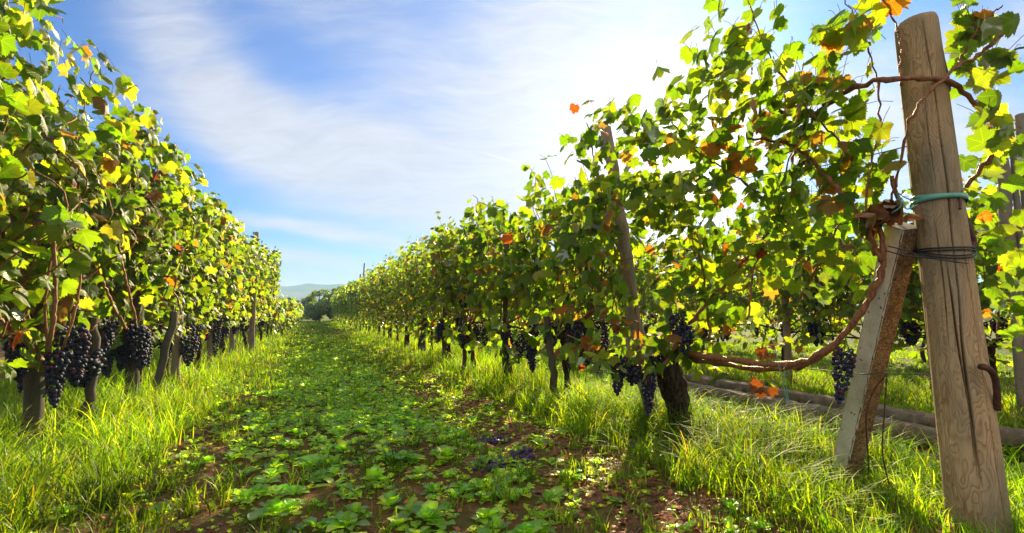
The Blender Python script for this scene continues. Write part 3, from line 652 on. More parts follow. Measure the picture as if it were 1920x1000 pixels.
# ------------------------------------------------------------------ posts
def post_mesh(rng, A, B, r0, r1, sides=14, seg=14, rough=.03, bend=.01):
    mb = MB(); P = A + (B-A)*np.linspace(0, 1, seg)[:, None]; P[1:-1] += rng.normal(0, bend, (seg-2, 3))*np.array([1, 1, .1])
    r = np.linspace(r0, r1, seg).copy(); P = np.vstack([P, B + (B-A)/np.linalg.norm(B-A)*r1*.25]); r = np.append(r, r1*.7)
    tube(mb, P, r, sides, rough=rough, rng=rng); return mb
rp = np.random.default_rng(9)
def post(x, y, hgt_, r, label, group=None, lean=(0, 0), m_='wood', name='wooden_post', cat='post'):
    mb = post_mesh(rp, np.array([0, 0, -.1]), np.array([lean[0], lean[1], hgt_]), r*1.1, r); o = mb.build(name, M[m_]); o.location = (x, y, 0); return tag(o, label, cat, group)
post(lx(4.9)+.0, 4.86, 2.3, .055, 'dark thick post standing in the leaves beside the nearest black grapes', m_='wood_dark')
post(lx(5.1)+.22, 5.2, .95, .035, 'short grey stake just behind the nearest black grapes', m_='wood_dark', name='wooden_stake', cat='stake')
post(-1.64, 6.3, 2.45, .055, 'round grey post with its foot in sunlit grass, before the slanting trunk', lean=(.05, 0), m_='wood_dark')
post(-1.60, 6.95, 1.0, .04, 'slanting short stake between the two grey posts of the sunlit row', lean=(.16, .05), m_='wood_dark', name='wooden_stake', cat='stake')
post(-1.62, 8.1, 2.3, .05, 'grey post beside the orange clod in the sunlit row')
for y in (10.4, 12.5, 15.2): post(lx(y)+.05, y, 2.4, .045, 'thin post half hidden in the farther sunlit row', 'thin posts of the sunlit row', (.06, 0))
post(lx(16.8)+.2, 13.6, 2.85, .05, 'post tip rising above the leaves of the sunlit row')
# second post, leaning
a_ = np.array([2.76, 3.82, -.1]); b_ = pt(1135, 240, 4.75)
mb = post_mesh(rp, np.array([0, 0, -.1]), b_ - np.array([2.76, 3.9, 0]), .062, .05, 20, 22); o = mb.build('wooden_post', M['wood']); o.location = (2.76, 3.9, 0)
tag(o, 'slender grey post leaning back through the backlit leaves, black trunk at its foot', 'post')
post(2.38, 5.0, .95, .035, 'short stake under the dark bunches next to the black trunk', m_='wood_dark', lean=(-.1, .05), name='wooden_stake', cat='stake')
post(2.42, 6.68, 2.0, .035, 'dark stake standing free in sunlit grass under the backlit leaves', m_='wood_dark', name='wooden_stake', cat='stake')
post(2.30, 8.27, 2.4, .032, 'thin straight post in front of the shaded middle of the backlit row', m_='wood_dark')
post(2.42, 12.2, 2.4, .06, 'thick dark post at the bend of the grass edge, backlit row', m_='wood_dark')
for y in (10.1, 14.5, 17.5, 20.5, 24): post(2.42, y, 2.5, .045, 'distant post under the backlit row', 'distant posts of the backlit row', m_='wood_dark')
for k, (y, z, lab) in enumerate(((31, 3.75, 'tall thin pole sticking up out of the backlit row'), (33.5, 3.3, 'shorter thin pole beside the tallest one above the backlit row'), (50, 3.3, 'small far pole in front of the blue hills'))):
    post(2.75 if k < 2 else 2.2, y, z, .035, lab, m_='wood_dark', name='vineyard_pole', cat='pole')
for k, y in enumerate((4.2, 6.1, 8.0, 10.4, 13, 16)):
    post(6.7 if k != 0 else 6.9, y, 2.5, .05 if k != 2 else .04, 'post of the next row beyond the fallen beams', 'posts of the second row to the right', (.05*(k % 3-1), 0), 'wood' if k % 2 else 'wood_dark')
# stakes bundled at the end of the next row
stk_lab = ['broad grey stake with flat top at the row end behind the big post', 'narrow grey stake leaning in the bundle, shortest one', 'tallest stake of the bundle at the edge of the photo', 'stake at the outer side of the bundle, half cut off']
for k, (px, tp, r) in enumerate(((1872, 215, .05), (1893, 232, .026), (1914, 216, .048), (1935, 222, .045))):
    A = pt(px+40, 640, 5.0); A[2] = -.1; B = pt(px, tp, 5.0); o = post_mesh(rp, A*0 + np.array([0, 0, -.1]), B - np.array([A[0], A[1], 0]), r*1.05, r, 12, 10, .05).build('wooden_stake', M['wood']); o.location = (A[0], A[1], 0)
    tag(o, stk_lab[k], 'stake')
# ------------------------------------------------------------------ the big split post
pb = np.array([2.84, 1.59, 0.]); ptop = pt(1717, 42, 2.64)
bp = empty('wooden_post', pb, 'big weathered round post with a long crack, nearest to the camera', 'post')
def big_post():
    sides, seg = 260, 150; z = np.linspace(-.15, 1, seg); ax = (ptop - pb); th = np.arange(sides)*2*math.pi/sides
    tcam = math.atan2(-pb[1], -pb[0])
    V = []
    rngp = np.random.default_rng(3); ph = rngp.uniform(0, 6.28, 8)
    for k, s_ in enumerate(z):
        c = ax*max(s_, -.06)
        r = .118 - .030*max(s_, 0)
        prof = r*(1 + .018*np.sin(2*th+ph[0]+s_*2) + .012*np.sin(5*th+ph[1]-s_*5) + .006*np.sin(11*th+ph[2]+s_*9) + .004*np.sin(23*th+ph[3]+3*np.sin(s_*7)))
        # cracks: long groove(s) running down the face seen from the alley
        for (off, s0, s1, w_, dep, wob) in ((.34, .10, .985, .036, .070, .12), (.10, .12, .52, .028, .055, .08), (-.22, .33, .60, .020, .03, .05), (.02, .62, .9, .013, .018, .05), (-.62, .55, .85, .012, .015, .05), (.85, .0, .6, .02, .03, .06)):
            if s0 < s_ < s1:
                cen = tcam + off + wob*math.sin(s_*6.5+off*9) + .02*math.sin(s_*31+off) ; fade = min(1, (s_-s0)/.08, (s1-s_)/.08)
                wv = w_*(.35+.65*fade)*(.8+.25*math.sin(s_*19+off*5)); d = np.angle(np.exp(1j*(th-cen)))
                prof = prof - dep*fade*np.exp(-np.abs(d/wv)**3.5)*.9
        top_round = max(0, (s_-.985)/.015); prof = prof*(1-.07*top_round**2)
        tilt = .012*(s_ > .99)
        V.append(np.stack([c[0]+prof*np.cos(th), c[1]+prof*np.sin(th), np.full(sides, c[2])+tilt*np.cos(th-tcam-1.5)], 1))
    V = np.array(V).reshape(-1, 3); i = np.arange(seg-1)[:, None]*sides; j = np.arange(sides)[None]; j2 = (j+1) % sides
    Fq = np.stack([i+j, i+j2, i+sides+j2, i+sides+j], -1).reshape(-1, 4); m2 = MB()
    V = np.vstack([V, ax + [0, 0, .002]]); m2.add(V, Fq); jj = np.arange(sides); k0 = (seg-1)*sides
    m2.f.append(np.stack([np.full(sides, len(V)-1), k0+jj, k0+(jj+1) % sides], 1)); m2.m.append(np.zeros(sides)); return m2
kn = pt(1775, 682, 2.30) - pb
M['big_wood'] = principled('split_post_wood', b_wood((.07, .045, .03), (.30, .215, .12), (.47, .34, .19), (.25, .105, .045), knot=tuple(kn)), .85, .2)
big_post().build('shaft', M['big_wood'], bp)
def on_post(py): # axis point and radius at a height of the sketch
    s_ = np.interp(py, [22, 1010], [1, 0]); return (ptop-pb)*s_, .118-.030*s_
def hoop(py, r_, m_, name, dz=0, tilt=.0, extra=.004, flat=1., a0=0, a1=2*math.pi):
    c, r = on_post(py); mb = MB(); th = np.linspace(a0, a1, 60); rr = r*1.015+extra
    P = np.stack([c[0]+rr*np.cos(th), c[1]+rr*np.sin(th), c[2]+dz+tilt*np.cos(th-1.0)], 1)
    if flat == 1.: tube(mb, P, r_, 6, cap=False)
    else:
        V = np.concatenate([P+[0, 0, flat/2], P-[0, 0, flat/2], P*1+np.stack([np.cos(th), np.sin(th), 0*th], 1)*.002+[0, 0, flat/2], P+np.stack([np.cos(th), np.sin(th), 0*th], 1)*.002-[0, 0, flat/2]])
        n = 60; j = np.arange(n-1); mb.add(V, np.concatenate([np.stack([j+2*n, j+1+2*n, j+1+3*n, j+3*n], 1), np.stack([j, j+n, j+1+n, j+1], 1), np.stack([j, j+1, j+1+2*n, j+2*n], 1), np.stack([j+n, j+3*n, j+1+3*n, j+1+n], 1)]))
    return mb.build(name, M[m_], bp)
hoop(381, .004, 'tape', 'tie_tape', 0, .012, .004, .022); hoop(391, .004, 'tape', 'tie_tape', 0, -.012, .008, .020)
for k in range(4): hoop(482, .0035, 'black_wire', 'tie_wire', -.006*k, .016*(k % 2*2-1)+.02, .006+.003*(k % 2))
for pts_ in ([(1722, 378, 2.42), (1700, 372, 2.42), (1682, 362, 2.45), (1690, 385, 2.45), (1672, 400, 2.48)], [(1720, 384, 2.42), (1700, 392, 2.43), (1690, 372, 2.46), (1676, 380, 2.48)]):
    mb = MB(); tube(mb, spline([pt(*q)-pb for q in pts_], 18), .003, 5); mb.build('tie_tape', M['tape'], bp)
# wire tails
for pts_ in ([(1665, 462, 2.5), (1690, 468, 2.44), (1730, 480, 2.40), (1780, 490, 2.38), (1815, 494, 2.4)], [(1660, 470, 2.5), (1700, 480, 2.42), (1750, 485, 2.39), (1800, 492, 2.38)]):
    mb = MB(); tube(mb, spline([pt(*q)-pb for q in pts_], 20), .003, 5); mb.build('tie_wire', M['black_wire'], bp)
def iron(pts_, r, name='iron_hook'):
    mb = MB(); Q = spline([pt(*q)-pb for q in pts_], 26); tube(mb, Q, r, 9, rough=.1, rng=rp); mb.build(name, M['rust'], bp)
iron([(1756, 60, 2.60), (1762, 90, 2.60), (1778, 160, 2.60), (1772, 175, 2.58)], .011)
iron([(1797, 340, 2.55), (1806, 395, 2.53), (1822, 440, 2.51), (1826, 458, 2.50), (1815, 472, 2.47)], .012)
iron([(1800, 392, 2.40), (1802, 345, 2.5)], .006)
iron([(1838, 688, 2.34), (1850, 690, 2.30), (1864, 704, 2.32), (1869, 735, 2.34), (1870, 768, 2.36)], .0135)
# bark-rubbed wire mark and stapled hair wire near the top
mb = MB(); tube(mb, spline([pt(1690, 205, 2.56)-pb, pt(1708, 190, 2.52)-pb, pt(1735, 200, 2.50)-pb, pt(1700, 260, 2.47)-pb], 16), .0012, 4); mb.build('tie_wire', M['wire'], bp)
# ------------------------------------------------------------------ concrete brace
def concrete_brace():
    A = pt(1575, 905, 3.2); A[2] = -.08; A[0] -= .0; B = pt(1693, 425, 2.60)
    cpos = np.array([A[0], A[1], 0.]); o_ = empty('concrete_brace', cpos, 'leaning square concrete brace, pale face and rough brown side, propped against the big post', 'brace')
    A = A-cpos; B = B-cpos; ax = nrm(B-A); side = nrm(np.cross(ax, np.array([-.35, -1., 0]))); 
    toC = nrm(np.cross(side, ax))  # across the brace
    if toC @ np.array([-1, -1, 0]) < 0: toC = -toC
    if side @ Rv > 0: side = -side          # side: points left in the picture
    seg = 60; rg_ = np.random.default_rng(1)
    def face(p0, p1, nor, m_, name, bumpy, ns=9):
        V = []; 
        for k in range(seg+1):
            c = A + (B-A)*k/seg
            sh = max(0, (k-seg+4)/4)*.012
            for q in range(ns+1):
                f = q/ns; e = min(f, 1-f)*ns; p = c + (p0+(p1-p0)*f)*(1-sh/.06*.3) + nor*(rg_.normal(0, bumpy) - (.006 if e < .5 else 0)); V.append(p)
        i = np.arange(seg)[:, None]*(ns+1)+np.arange(ns)[None]; mb = MB(); mb.add(np.array(V), np.stack([i, i+1, i+ns+2, i+ns+1], -1).reshape(-1, 4)); return mb, m_, name
    tc_ = -(A+B)/2 - cpos + np.array([0, 0, CAM_H]); tc_ = nrm(tc_ - (tc_@ax)*ax); sd_ = np.cross(tc_, ax); sd_ = sd_*(-1 if sd_@Rv > 0 else 1); D_ = .098
    ca, sa = math.cos(.05), math.sin(.05); tc_, sd_ = tc_*ca + sd_*sa*-1, sd_*ca + tc_*sa
    c1, c2, c3, c4 = sd_*D_*.8, tc_*D_*.8, -sd_*D_*.8, -tc_*D_*.8; toC = nrm(c1+c2); side = nrm(c1-c2)
    # pale front, rough side, back, far side
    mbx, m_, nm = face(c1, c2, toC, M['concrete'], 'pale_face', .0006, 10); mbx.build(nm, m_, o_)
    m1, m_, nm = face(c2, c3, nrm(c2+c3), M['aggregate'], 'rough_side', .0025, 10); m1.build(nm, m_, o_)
    m3 = MB()
    for (p0, p1, nor) in ((c3, c4, nrm(c3+c4)), (c4, c1, nrm(c4+c1))):
        q, _, _ = face(p0, p1, nor, None, '', .0008, 6); m3.add(np.concatenate(q.v), np.concatenate(q.f))
    top = np.array([B+c*.97 for c in (c1, c2, c3, c4)]) + ax*.004; m3.add(np.vstack([top]), np.array([[0, 1, 2, 3]])); m3.build('back_faces', M['concrete'], o_)
    mb = MB(); tube(mb, spline([pt(1665, 700, 2.72)-cpos, pt(1640, 730, 2.76)-cpos, pt(1624, 780, 2.78)-cpos, pt(1628, 860, 2.82)-cpos, pt(1630, 900, 2.85)-cpos], 20), .004, 5, rough=.15, rng=rp); mb.build('wire_tail', M['rust'], o_)
    mb = MB(); tube(mb, spline([pt(1663, 703, 2.70)-cpos, pt(1658, 780, 2.72)-cpos, pt(1655, 850, 2.74)-cpos, pt(1672, 930, 2.8)-cpos], 20), .0035, 5, rough=.15, rng=rp); mb.build('wire_tail', M['rust'], o_)
concrete_brace()
# ------------------------------------------------------------------ trellis wires
def wire(pts_, label, r=.0028, group=None, m_='wire'):
    mb = MB(); P = spline(pts_, 60) if len(pts_) > 2 else spline([pts_[0], (np.array(pts_[0])+np.array(pts_[1]))/2 - [0, 0, .02], pts_[1]], 50)
    tube(mb, P, r, 5); o = mb.build('trellis_wire', M[m_]); return tag(o, label, 'wire', group)
wire([pt(1745, 703, 2.40), pt(1640, 700, 2.70), pt(1540, 694, 3.0), np.array([2.62, 4.5, .68]), np.array([2.42, 12, .70]), np.array([2.42, 60, .70])], 'lowest wire running from the big post past the concrete brace')
wire([pt(1700, 275, 2.55), np.array([2.5, 6, 1.9]), np.array([2.42, 30, 1.9])], 'upper wire of the backlit row, fixed to the big post below its top')
wire([pt(1705, 400, 2.5), np.array([2.5, 6, 1.45]), np.array([2.42, 30, 1.45])], 'middle wire of the backlit row, at the turquoise tape of the big post')
for z, l_ in ((.85, 'lowest wire behind the black grapes of the sunlit row'), (1.45, 'middle wire of the sunlit row'), (2.0, 'upper wire of the sunlit row')):
    wire([np.array([-1.95, 1.5, z]), np.array([-1.8, 6, z]), np.array([-1.4, 19, z])], l_)
for z, l_ in ((.9, 'low wire of the row beyond the fallen beams'), (1.6, 'high wire of the row beyond the fallen beams')): wire([np.array([6.8, 2.5, z]), np.array([6.75, 28, z])], l_)
wire([pt(1470, 690, 2.9), pt(1478, 760, 2.9), pt(1450, 640, 3.0)], 'loose pale string dangling beside the orange dry leaf', .002, None, 'tape')
# ------------------------------------------------------------------ fallen beams
def beam(A, B, w_, h_, label, seed):
    rg_ = np.random.default_rng(seed); A = np.array(A, float); B = np.array(B, float); seg = 40; ax = nrm(B-A); sd = nrm(np.cross(ax, [0, 0, 1])); up = np.cross(sd, ax); V = []
    sh = np.array([(-1, -.8), (-.8, -1), (.8, -1), (1, -.8), (1, .8), (.75, 1), (.3, .93), (-.2, 1.0), (-.8, 1), (-1, .7)])
    for k in range(seg+1):
        c = (B-A)*k/seg; 
        wob = .007*math.sin(k*.21+seed*2)
        for qi, (a, b) in enumerate(sh): V.append(c + sd*(a*w_/2 + wob + rg_.normal(0, .005)) + up*(b*h_/2*(1+.04*math.sin(k*.23+qi)) + rg_.normal(0, .005) + wob*.6 - (.03+.012*math.sin(k*.7) if qi == 6 else 0)))
    V += [np.zeros(3), B-A]
    n = 10; i = np.arange(seg)[:, None]*n; j = np.arange(n)[None]; j2 = (j+1) % n; mb = MB(); mb.add(np.array(V), np.stack([i+j, i+n+j, i+n+j2, i+j2], -1).reshape(-1, 4))
    jj = np.arange(n); mb.f.append(np.concatenate([np.stack([np.full(n, len(V)-2), jj, (jj+1) % n], 1), np.stack([np.full(n, len(V)-1), seg*n+(jj+1) % n, seg*n+jj], 1)])); mb.m.append(np.zeros(2*n))
    o = mb.build('wooden_beam', M['plank'], smooth=False); o.location = tuple(A); return tag(o, label, 'beam')
beam((4.30, 6.1, .09), (4.28, 2.3, .09), .13, .13, 'nearer of two fallen old beams lying in the weeds behind the brace', 1)
beam((4.47, 5.6, .17), (4.50, 2.0, .15), .14, .12, 'farther fallen beam, lying higher on top of the weeds behind the other', 2)
# ------------------------------------------------------------------ far trees
M['tree_leaf'] = leaf_material('tree_leaf', trans=.35, veins=False, under=False, tgain=(3.2, 3., .8), shine=.05)
def tree(x, y, h_, w_, seed, label, tone=(.11, .17, .03), trunk=.12):
    rg_ = np.random.default_rng(seed); o_ = empty('tree', (x, y, 0), label, 'tree')
    m1 = MB(); tube(m1, spline([[0, 0, -.1], [.1, 0, h_*.3], [-.1, .1, h_*.6], [0, 0, h_*.8]], 12), np.linspace(trunk, trunk*.3, 12), 8, rough=.1, rng=rg_)
    for k in range(7):
        a = rg_.uniform(0, 6.28); z0 = h_*rg_.uniform(.1, .5); tube(m1, spline([[0, 0, z0], [math.cos(a)*w_*.3, math.sin(a)*w_*.3, z0+h_*.12], [math.cos(a)*w_*.7, math.sin(a)*w_*.7, z0+h_*.25]], 7), np.linspace(trunk*.4, .015, 7), 5)
    m1.build('trunk', M['bark'], o_); m2 = MB(); P = []
    for k in range(44):
        a = rg_.uniform(0, 6.28); q = math.sqrt(rg_.random()); c = np.array([math.cos(a)*w_*q*.8, math.sin(a)*w_*q*.8, h_*(.10+.80*rg_.random()*(1-.5*q**2))]); P.append(c + nrm(rg_.normal(0, 1, (130, 3)))*rg_.uniform(.5, 1, (130, 1))*w_*rg_.uniform(.2, .36)*np.array([1, 1, .7]))
    P = np.concatenate(P); P[:, 2] = np.maximum(P[:, 2], .15); K = len(P)
    add_leaves(m2, rg_, P, rg_.normal(0, 1, (K, 3))+[0, 0, .6], rg_.normal(0, 1, (K, 3)), rg_.uniform(.08, .16, K)*w_/1.8, np.array([tone])*rg_.uniform(.6, 1.6, (K, 1)), 'low', 0)
    m2.build('crown', M['tree_leaf'], o_)
tree(.9, 63, 3.7, 1.9, 1, 'round dark bush closing the far end of the grass alley'); tree(3.0, 60, 4.3, 2.0, 2, 'tallest dark tree behind the far end of the backlit row')
tree(-2.6, 70, 2.4, 2.0, 3, 'low olive green bush beyond the young vines'); tree(-.3, 80, 3.2, 2.2, 4, 'small bush far behind the alley, lighter green', (.07, .10, .03))
for k, (x, y) in enumerate(((-5.5, 66), (6.5, 64), (10.5, 60), (15, 62), (-12, 75), (20, 66))):
    tree(x, y, 3.3+.4*(k % 3), 2.4, 10+k, ['bush behind the sunlit row, hidden by its leaves', 'first tree behind the second row on the far boundary', 'second tree on the far boundary', 'third tree on the far boundary', 'lone bush beyond the outer row', 'outermost tree on the far boundary'][k])
# ------------------------------------------------------------------ grass
def blades(rng, X, Y, H, Wd, bend, tint, seg=4):
    for cx_, cy_, rr_ in ((2.75, 2.05, .50), (2.52, 1.40, .42), (2.35, 3.2, .4), (-1.6, 4.3, .4)): H = H*(1-.55*np.exp(-(((X-cx_)**2+(Y-cy_)**2)/rr_**2)**2))
    K = len(X); a = rng.uniform(0, 6.283, K); dx, dy = np.cos(a), np.sin(a); z0 = hgt(X, Y) - .01
    px_, py_ = -dy, dx; t_ = np.linspace(0, 1, seg+1); V = []
    fa = rng.uniform(-.7, .7, K); wx, wy = px_*np.cos(fa)-dx*np.sin(fa), py_*np.cos(fa)-dy*np.sin(fa)
    for q, s_ in enumerate(t_):
        out = bend*H*(s_**2)*1.0; zz = H*(s_ - .42*bend*s_**2.6); wq = Wd*(1-s_**1.6)*.5 + (1e-4)
        cx, cy_ = X+dx*out, Y+dy*out; cz = z0+zz
        if q < seg: V += [np.stack([cx-wx*wq, cy_-wy*wq, cz], 1), np.stack([cx+wx*wq, cy_+wy*wq, cz], 1)]
        else: V += [np.stack([cx, cy_, cz], 1)]
    V = np.stack(V, 1); n = 2*seg+1; T = []
    for q in range(seg-1): T += [[2*q, 2*q+1, 2*q+3], [2*q, 2*q+3, 2*q+2]]
    T += [[2*seg-2, 2*seg-1, 2*seg]]; T = np.array(T)
    F = (T[None]+(np.arange(K)*n)[:, None, None]).reshape(-1, 3)
    tint = tint*(.80+.38*patch(X, Y, 1.9, 2.)+.12*patch(X, Y, 5., 1.))[:, None]*np.array([1, 1, 1.])  # patchy grass tone, with sun and shade dapple put into the tint
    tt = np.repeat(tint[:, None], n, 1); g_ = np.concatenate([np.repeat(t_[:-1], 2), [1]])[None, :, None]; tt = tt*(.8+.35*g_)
    return V.reshape(-1, 3), F, tt.reshape(-1, 3)
GP = np.array([[.06, .15, .012], [.10, .20, .014], [.15, .25, .018], [.21, .29, .02], [.27, .25, .09]])
rgz = np.random.default_rng(12)
def sm(x, a, b): t_ = np.clip((x-a)/(b-a), 0, 1); return t_*t_*(3-2*t_)
def patch(x, y, s_, o=0.): return np.sin(x*s_+1.3*np.sin(y*s_*.7+o))*np.cos(y*s_*.9+o+np.sin(x*s_*.8))
def grass_density(x, y):
    l_ = 1-sm(x, -1.15, -.55+.25*patch(x, y, 1.6)); rr = sm(x, 1.75+.15*patch(x, y, 2.1), 2.15)*(1-sm(x, 3.5, 4.1)); r3 = sm(x, 4.6, 5.0)*1.15
    mid = .22 + .6*sm(y, 5, 13)
    d = np.maximum.reduce([l_, rr, r3*.85, mid*np.ones_like(x)]); return d
def scatter(n_, box, dens, rng):
    x = rng.uniform(box[0], box[1], n_); y = rng.uniform(box[2], box[3], n_); k = rng.random(n_) < dens(x, y); return x[k], y[k]
mbg = MB()
# near field, in tufts
for (box, n_t, per, hh, ww) in (((-4.2, 5.0, 1.3, 6.5), 5200, 22, (.14, .36), .0075), ((-4.5, 8.5, 6.5, 12), 5600, 14, (.15, .40), .010), ((5, 8.5, 2.2, 6.5), 1800, 14, (.13, .28), .009), ((8.5, 15, 2.2, 14), 3500, 10, (.12, .26), .014), ((-9, -4.5, 2, 14), 2600, 10, (.12, .26), .014), ((-5, 9, 12, 24), 6500, 9, (.15, .40), .017), ((-6, 12, 24, 62), 7000, 6, (.15, .38), .04)):
    x, y = scatter(n_t, box, grass_density, rgz); K = len(x)
    tall = .65+.35*patch(x, y, 3.1, 1.)+.25*rgz.normal(0, 1, K); inrow = np.maximum(np.exp(-((x-2.7)/.7)**2), np.exp(-((x+1.9)/.9)**2)); tall = np.clip(tall*(.55+.7*inrow), .3, 1.6)
    per_ = per; X_ = np.repeat(x, per_) + rgz.normal(0, .035+.02*(box[2] > 6), K*per_); Y_ = np.repeat(y, per_) + rgz.normal(0, .035+.02*(box[2] > 6), K*per_)
    H_ = rgz.uniform(*hh, K*per_)*np.repeat(tall, per_); ci = rgz.choice(5, K*per_, p=[.25, .34, .23, .12, .06]); tn = GP[ci]*np.repeat(rgz.uniform(.75, 1.25, (K, 1)), per_, 0)
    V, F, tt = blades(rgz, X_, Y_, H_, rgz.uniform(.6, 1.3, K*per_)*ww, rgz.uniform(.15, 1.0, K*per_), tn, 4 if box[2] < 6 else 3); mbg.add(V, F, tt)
# long arching blades near the big post and in the left foreground
for (box, n_) in (((2.0, 3.6, 1.7, 5.0), 2600), ((-3.6, -1.15, 2.4, 6.0), 2200), ((5.0, 6.6, 2.4, 8.), 900)):
    x = rgz.uniform(box[0], box[1], n_); y = rgz.uniform(box[2], box[3], n_)
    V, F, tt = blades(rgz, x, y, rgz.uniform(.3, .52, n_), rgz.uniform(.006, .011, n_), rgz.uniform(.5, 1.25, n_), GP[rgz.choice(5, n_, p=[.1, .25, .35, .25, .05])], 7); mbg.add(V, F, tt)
tag(mbg.build('grass', M['grass']), 'long arching green grass under the vine rows', 'grass', kind='stuff')
# ------------------------------------------------------------------ broad-leaved weeds
def oval(nv_=7):
    t_ = np.linspace(0, 1, nv_); w_ = np.sin(np.pi*np.clip(t_, 0, 1)**.85)**.8*.36; w_[0] = .03; w_[-1] = 0.0
    V = []
    for a, b in zip(t_, w_): V += [(-b, a), (0, a), (b, a)]
    T = []
    for q in range(nv_-1):
        o_ = q*3; T += [[o_, o_+1, o_+4], [o_, o_+4, o_+3], [o_+1, o_+2, o_+5], [o_+1, o_+5, o_+4]]
    return np.array(V), np.array(T)
OV, OT = oval(7); OVL, OTL = oval(4)
def rosettes(mb, rng, X_, Y_, R_, nl, tint, hi=True, erect=.5):
    V2, T = (OV, OT) if hi else (OVL, OTL); K = len(X_)*nl; X = np.repeat(X_, nl); Y = np.repeat(Y_, nl); R = np.repeat(R_, nl)*rng.uniform(.6, 1.15, K)
    a = np.tile(np.arange(nl)*2.4, len(X_)) + rng.uniform(0, 6.28, K)*.25 + np.repeat(rng.uniform(0, 6.28, len(X_)), nl)
    el = rng.uniform(.25, erect+.85, K); d = np.stack([np.cos(a), np.sin(a)], 1); Z0 = hgt(X, Y)
    u_, v_ = V2[:, 0], V2[:, 1]; wd = rng.uniform(.75, 1.25, K)
    s_ = .18+v_[None]*1.0; hor = R[:, None]*(s_*np.cos(el)[:, None] + .15*s_**2); ver = R[:, None]*(s_*np.sin(el)[:, None]*1.25 - .55*s_**2*np.sin(el)[:, None] - .10*s_**2) + R[:, None]*np.abs(u_)[None]*rng.uniform(-.1, .5, (K, 1))
    wv = rng.uniform(0, .07, (K, 1))*R[:, None]*np.sin(v_[None]*9+rng.uniform(0, 6, (K, 1)))*np.sign(u_)[None]; ver = ver + wv
    lat = R[:, None]*u_[None]*wd[:, None]
    P = np.stack([X[:, None]+d[:, :1]*hor-d[:, 1:]*lat, Y[:, None]+d[:, 1:]*hor+d[:, :1]*lat, Z0[:, None]+.008+np.maximum(ver, 0)], -1)
    n = len(V2); F = (T[None]+(np.arange(K)*n)[:, None, None]).reshape(-1, 3)
    t1 = tint[rng.choice(len(tint), K)]*rng.uniform(.75, 1.3, (K, 1)); tt = np.repeat(t1[:, None], n, 1)*(1+.5*(np.abs(u_) < .01)[None, :, None])
    mb.add(P.reshape(-1, 3), F, tt.reshape(-1, 3))
WP = np.array([[.10, .21, .028], [.15, .26, .03], [.20, .32, .035], [.12, .21, .05], [.28, .35, .04]])
def weed_density(x, y):
    core = sm(x, -.75+.2*patch(x, y, 2.3), -.2)*(1-sm(x, .95+.25*patch(x, y, 2.7, 2.), 1.35)); nearf = .50+.5*sm(y, 3.2, 5.2)
    core = core*nearf*(.55+.45*sm(patch(x, y, 2.2, .7), -.5, .1)); edge = .10*(x > -1.2)*(x < 2.2); strip3 = .55*(x > 3.2)*(x < 4.9)
    return np.maximum.reduce([core, edge, strip3])*(1-.75*sm(y, 12, 24))
mbw = MB(); rw = np.random.default_rng(21)
x, y = scatter(3700, (-1.6, 5.0, 1.6, 5.0), weed_density, rw); rosettes(mbw, rw, x, y, rw.uniform(.035, .095, len(x)), 7, WP, True)
x, y = scatter(8500, (-1.4, 5.0, 5.0, 11.0), weed_density, rw); rosettes(mbw, rw, x, y, rw.uniform(.04, .09, len(x)), 6, WP, False)
x, y = scatter(4200, (-1.4, 5.0, 11.0, 24.0), weed_density, rw); rosettes(mbw, rw, x, y, rw.uniform(.07, .13, len(x)), 5, WP, False)
# tiny upright herbs
x, y = scatter(1600, (-1.4, 2.6, 1.8, 8.0), lambda a, b: .3+.5*(patch(a, b, 2.9, 3.) > .1), rw); rosettes(mbw, rw, x, y, rw.uniform(.02, .045, len(x)), 8, WP*np.array([1.4, 1.15, .8]), False, 1.)
x, y = scatter(5200, (-1.3, 2.3, 1.8, 9.0), lambda a, b: .25+.6*(patch(a, b, 3.7, 5.) > 0.), rw); rosettes(mbw, rw, x, y, rw.uniform(.014, .035, len(x)), 6, WP*np.array([1.2, 1.0, 1.2]), False, .9)
tag(mbw.build('ground_cover', M['weed']), 'low broad-leaved green weeds covering the alley', 'weeds', kind='stuff')
# single large foreground plants
big = [(375+140, 965), (590, 880), (735, 950), (700, 905), (650, 985), (840, 870), (985, 1010), (545, 960), (800, 985), (905, 925), (640, 850), (760, 870), (1015, 840)]
for k, (px, py) in enumerate(big):
    d = pt(px, py, 1.) - np.array([0, 0, CAM_H]); t_ = -CAM_H/d[2]; q = np.array([0, 0, CAM_H]) + d*t_; m_ = MB(); rk = np.random.default_rng(500+k)
    rosettes(m_, rk, np.array([q[0]]), np.array([q[1]]), np.array([rk.uniform(.09, .135)]), 11, WP, True, .8)
    vv = np.concatenate(m_.v); vv = vv - np.array([q[0], q[1], 0]); o = mk('weed_plant', vv, np.concatenate(m_.f), M['weed'], None, True, np.concatenate(m_.t)); o.location = (q[0], q[1], 0)
    tag(o, 'large bright green weed rosette with oval leaves on bare soil in the foreground', 'weed', 'large weed rosettes in the foreground')
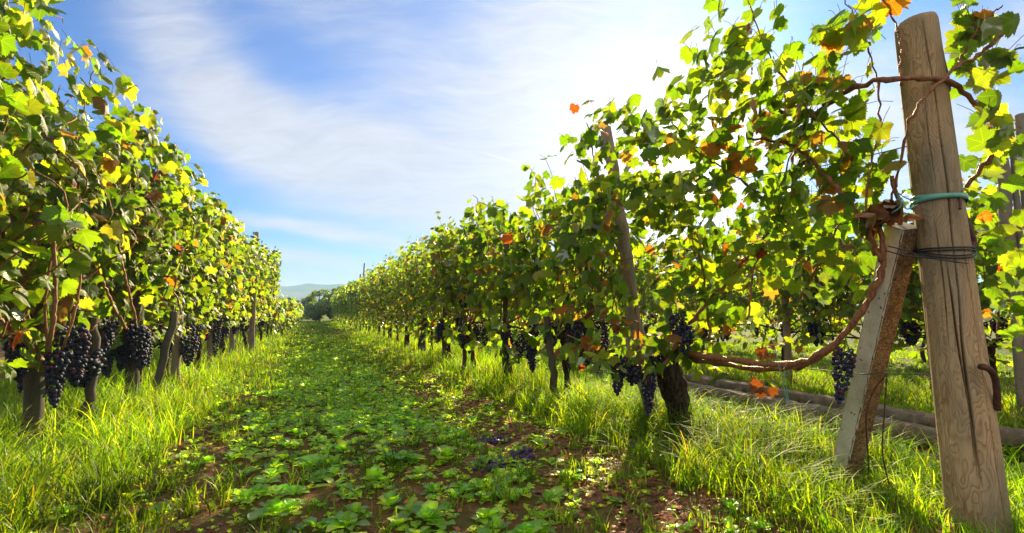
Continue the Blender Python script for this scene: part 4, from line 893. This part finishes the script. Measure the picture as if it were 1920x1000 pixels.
# ------------------------------------------------------------------ litter on the soil
mbl = MB(); rl = np.random.default_rng(14); n_ = 2600
x = np.concatenate([rl.normal(1.75, .35, 1900), rl.uniform(-1.4, 2.2, 2200)]); y = np.concatenate([2.0+rl.random(1900)**1.3*6, rl.uniform(2, 10, 2200)]); K = len(x)
P = np.stack([x, y, hgt(x, y)+.012], 1); add_leaves(mbl, rl, P, rl.normal(0, .35, (K, 3))+[0, 0, 1], rl.normal(0, 1, (K, 3))*[1, 1, .1], rl.uniform(.010, .04, K), np.array([[.26, .105, .06]])*rl.uniform(.35, 1.7, (K, 1))*rl.uniform(.8, 1.2, (K, 3)), 'low', 0, 1.6)
for k in range(260):
    a = rl.uniform(0, 6.28); c = np.array([rl.normal(1.7, .4), 2.0+rl.random()*4, 0]); l_ = rl.uniform(.04, .14); e = c + np.array([math.cos(a), math.sin(a), 0])*l_; c[2] = hgt(c[0], c[1])+.012; e[2] = hgt(e[0], e[1])+.016; tube(mbl, np.array([c, (c+e)/2+[.006, .006, .004], e]), .0018, 3, (.28, .18, .13), 1, cap=False)
tag(mbl.build('leaf_litter', [M['dry'], M['stem']]), 'dry brown and purple leaf litter on the soil strip', 'leaf litter', kind='stuff')
# stones
rs = np.random.default_rng(6)
def clod(px, py, r, label, col):
    d = pt(px, py, 1.) - np.array([0, 0, CAM_H]); q = np.array([0, 0, CAM_H]) + d*(-CAM_H/d[2]); v, f = ico(3); v = v*np.array([1.2, .9, .7])*r; v *= 1 + .12*np.sin(v[:, :1]*90)+.1*np.cos(v[:, 1:2]*70+1); mb = MB(); mb.add(v + [0, 0, r*.45], f)
    o = mb.build('stone', M[col]); o.location = (q[0], q[1], float(hgt(q[0], q[1]))); tag(o, label, 'stone')
def b_clay(t, p):
    o = t.new('ShaderNodeTexCoord').outputs['Object']; n = t.noise(o, 40, 6, .7); return t.ramp(n, [(.3, (.30, .11, .05)), (.7, (.45, .20, .10))]), t.bump(n, .6, .01)
M['clay'] = principled('orange_clay', b_clay)
clod(333, 722, .10, 'orange clay lump under the sunlit row', 'clay'); clod(770, 943, .03, 'small orange brown stone among weeds in the foreground', 'clay'); clod(915, 760, .035, 'small reddish clod at the edge of the grass', 'clay')
# fallen grape bunches
for k, (px, py, lab) in enumerate(((935, 882, 'purple grape bunch lying on the soil, nearest to the camera'), (980, 862, 'larger purple grape bunch lying on soil against the grass'), (928, 826, 'small purple bunch fallen beneath the weeds, farthest of the three'))):
    d = pt(px, py, 1.) - np.array([0, 0, CAM_H]); q = np.array([0, 0, CAM_H]) + d*(-CAM_H/d[2]); rk = np.random.default_rng(60+k); mb = MB(); v, f = ICO2
    for b in range(44):
        c = rk.normal(0, 1, 3)*np.array([.07, .045, .0]); c[2] = abs(rk.normal(0, .018))+.012; mb.add(c+v*.013*rk.uniform(.8, 1.15), f, np.array([.05, .02, .10])*rk.uniform(.6, 1.6))
    tube(mb, np.array([[-.1, 0, .01], [0, 0, .02], [.08, 0, .015]]), .003, 4, (.10, .07, .03), 1)
    o = mb.build('fallen_grape_bunch', [M['grape'], M['stem']]); o.location = (q[0], q[1], float(hgt(q[0], q[1]))); o.rotation_euler = (0, 0, k*1.3+.4); tag(o, lab, 'grapes')

# ------------------------------------------------------------------ haze
hm = bpy.data.materials.new('haze'); hm.use_nodes = True; ht = NT(hm.node_tree); ht.n.clear(); ho = ht.new('ShaderNodeOutputMaterial')
pv = ht.new('ShaderNodeVolumePrincipled'); pv.inputs['Color'].default_value = (.40, .64, 1, 1); pv.inputs['Density'].default_value = .0008; pv.inputs['Anisotropy'].default_value = .1
ht.l.new(pv.outputs[0], ho.inputs['Volume'])
v8 = np.array([[x, y, z] for x in (-1850, 1850) for y in (-950, 1850) for z in (-4, 70)], float)
q = mk('haze', v8, np.array([[0, 1, 3, 2], [4, 6, 7, 5], [0, 4, 5, 1], [2, 3, 7, 6], [0, 2, 6, 4], [1, 5, 7, 3]]), hm, None, False); tag(q, 'thin bluish morning haze over the plain', 'haze', kind='stuff')
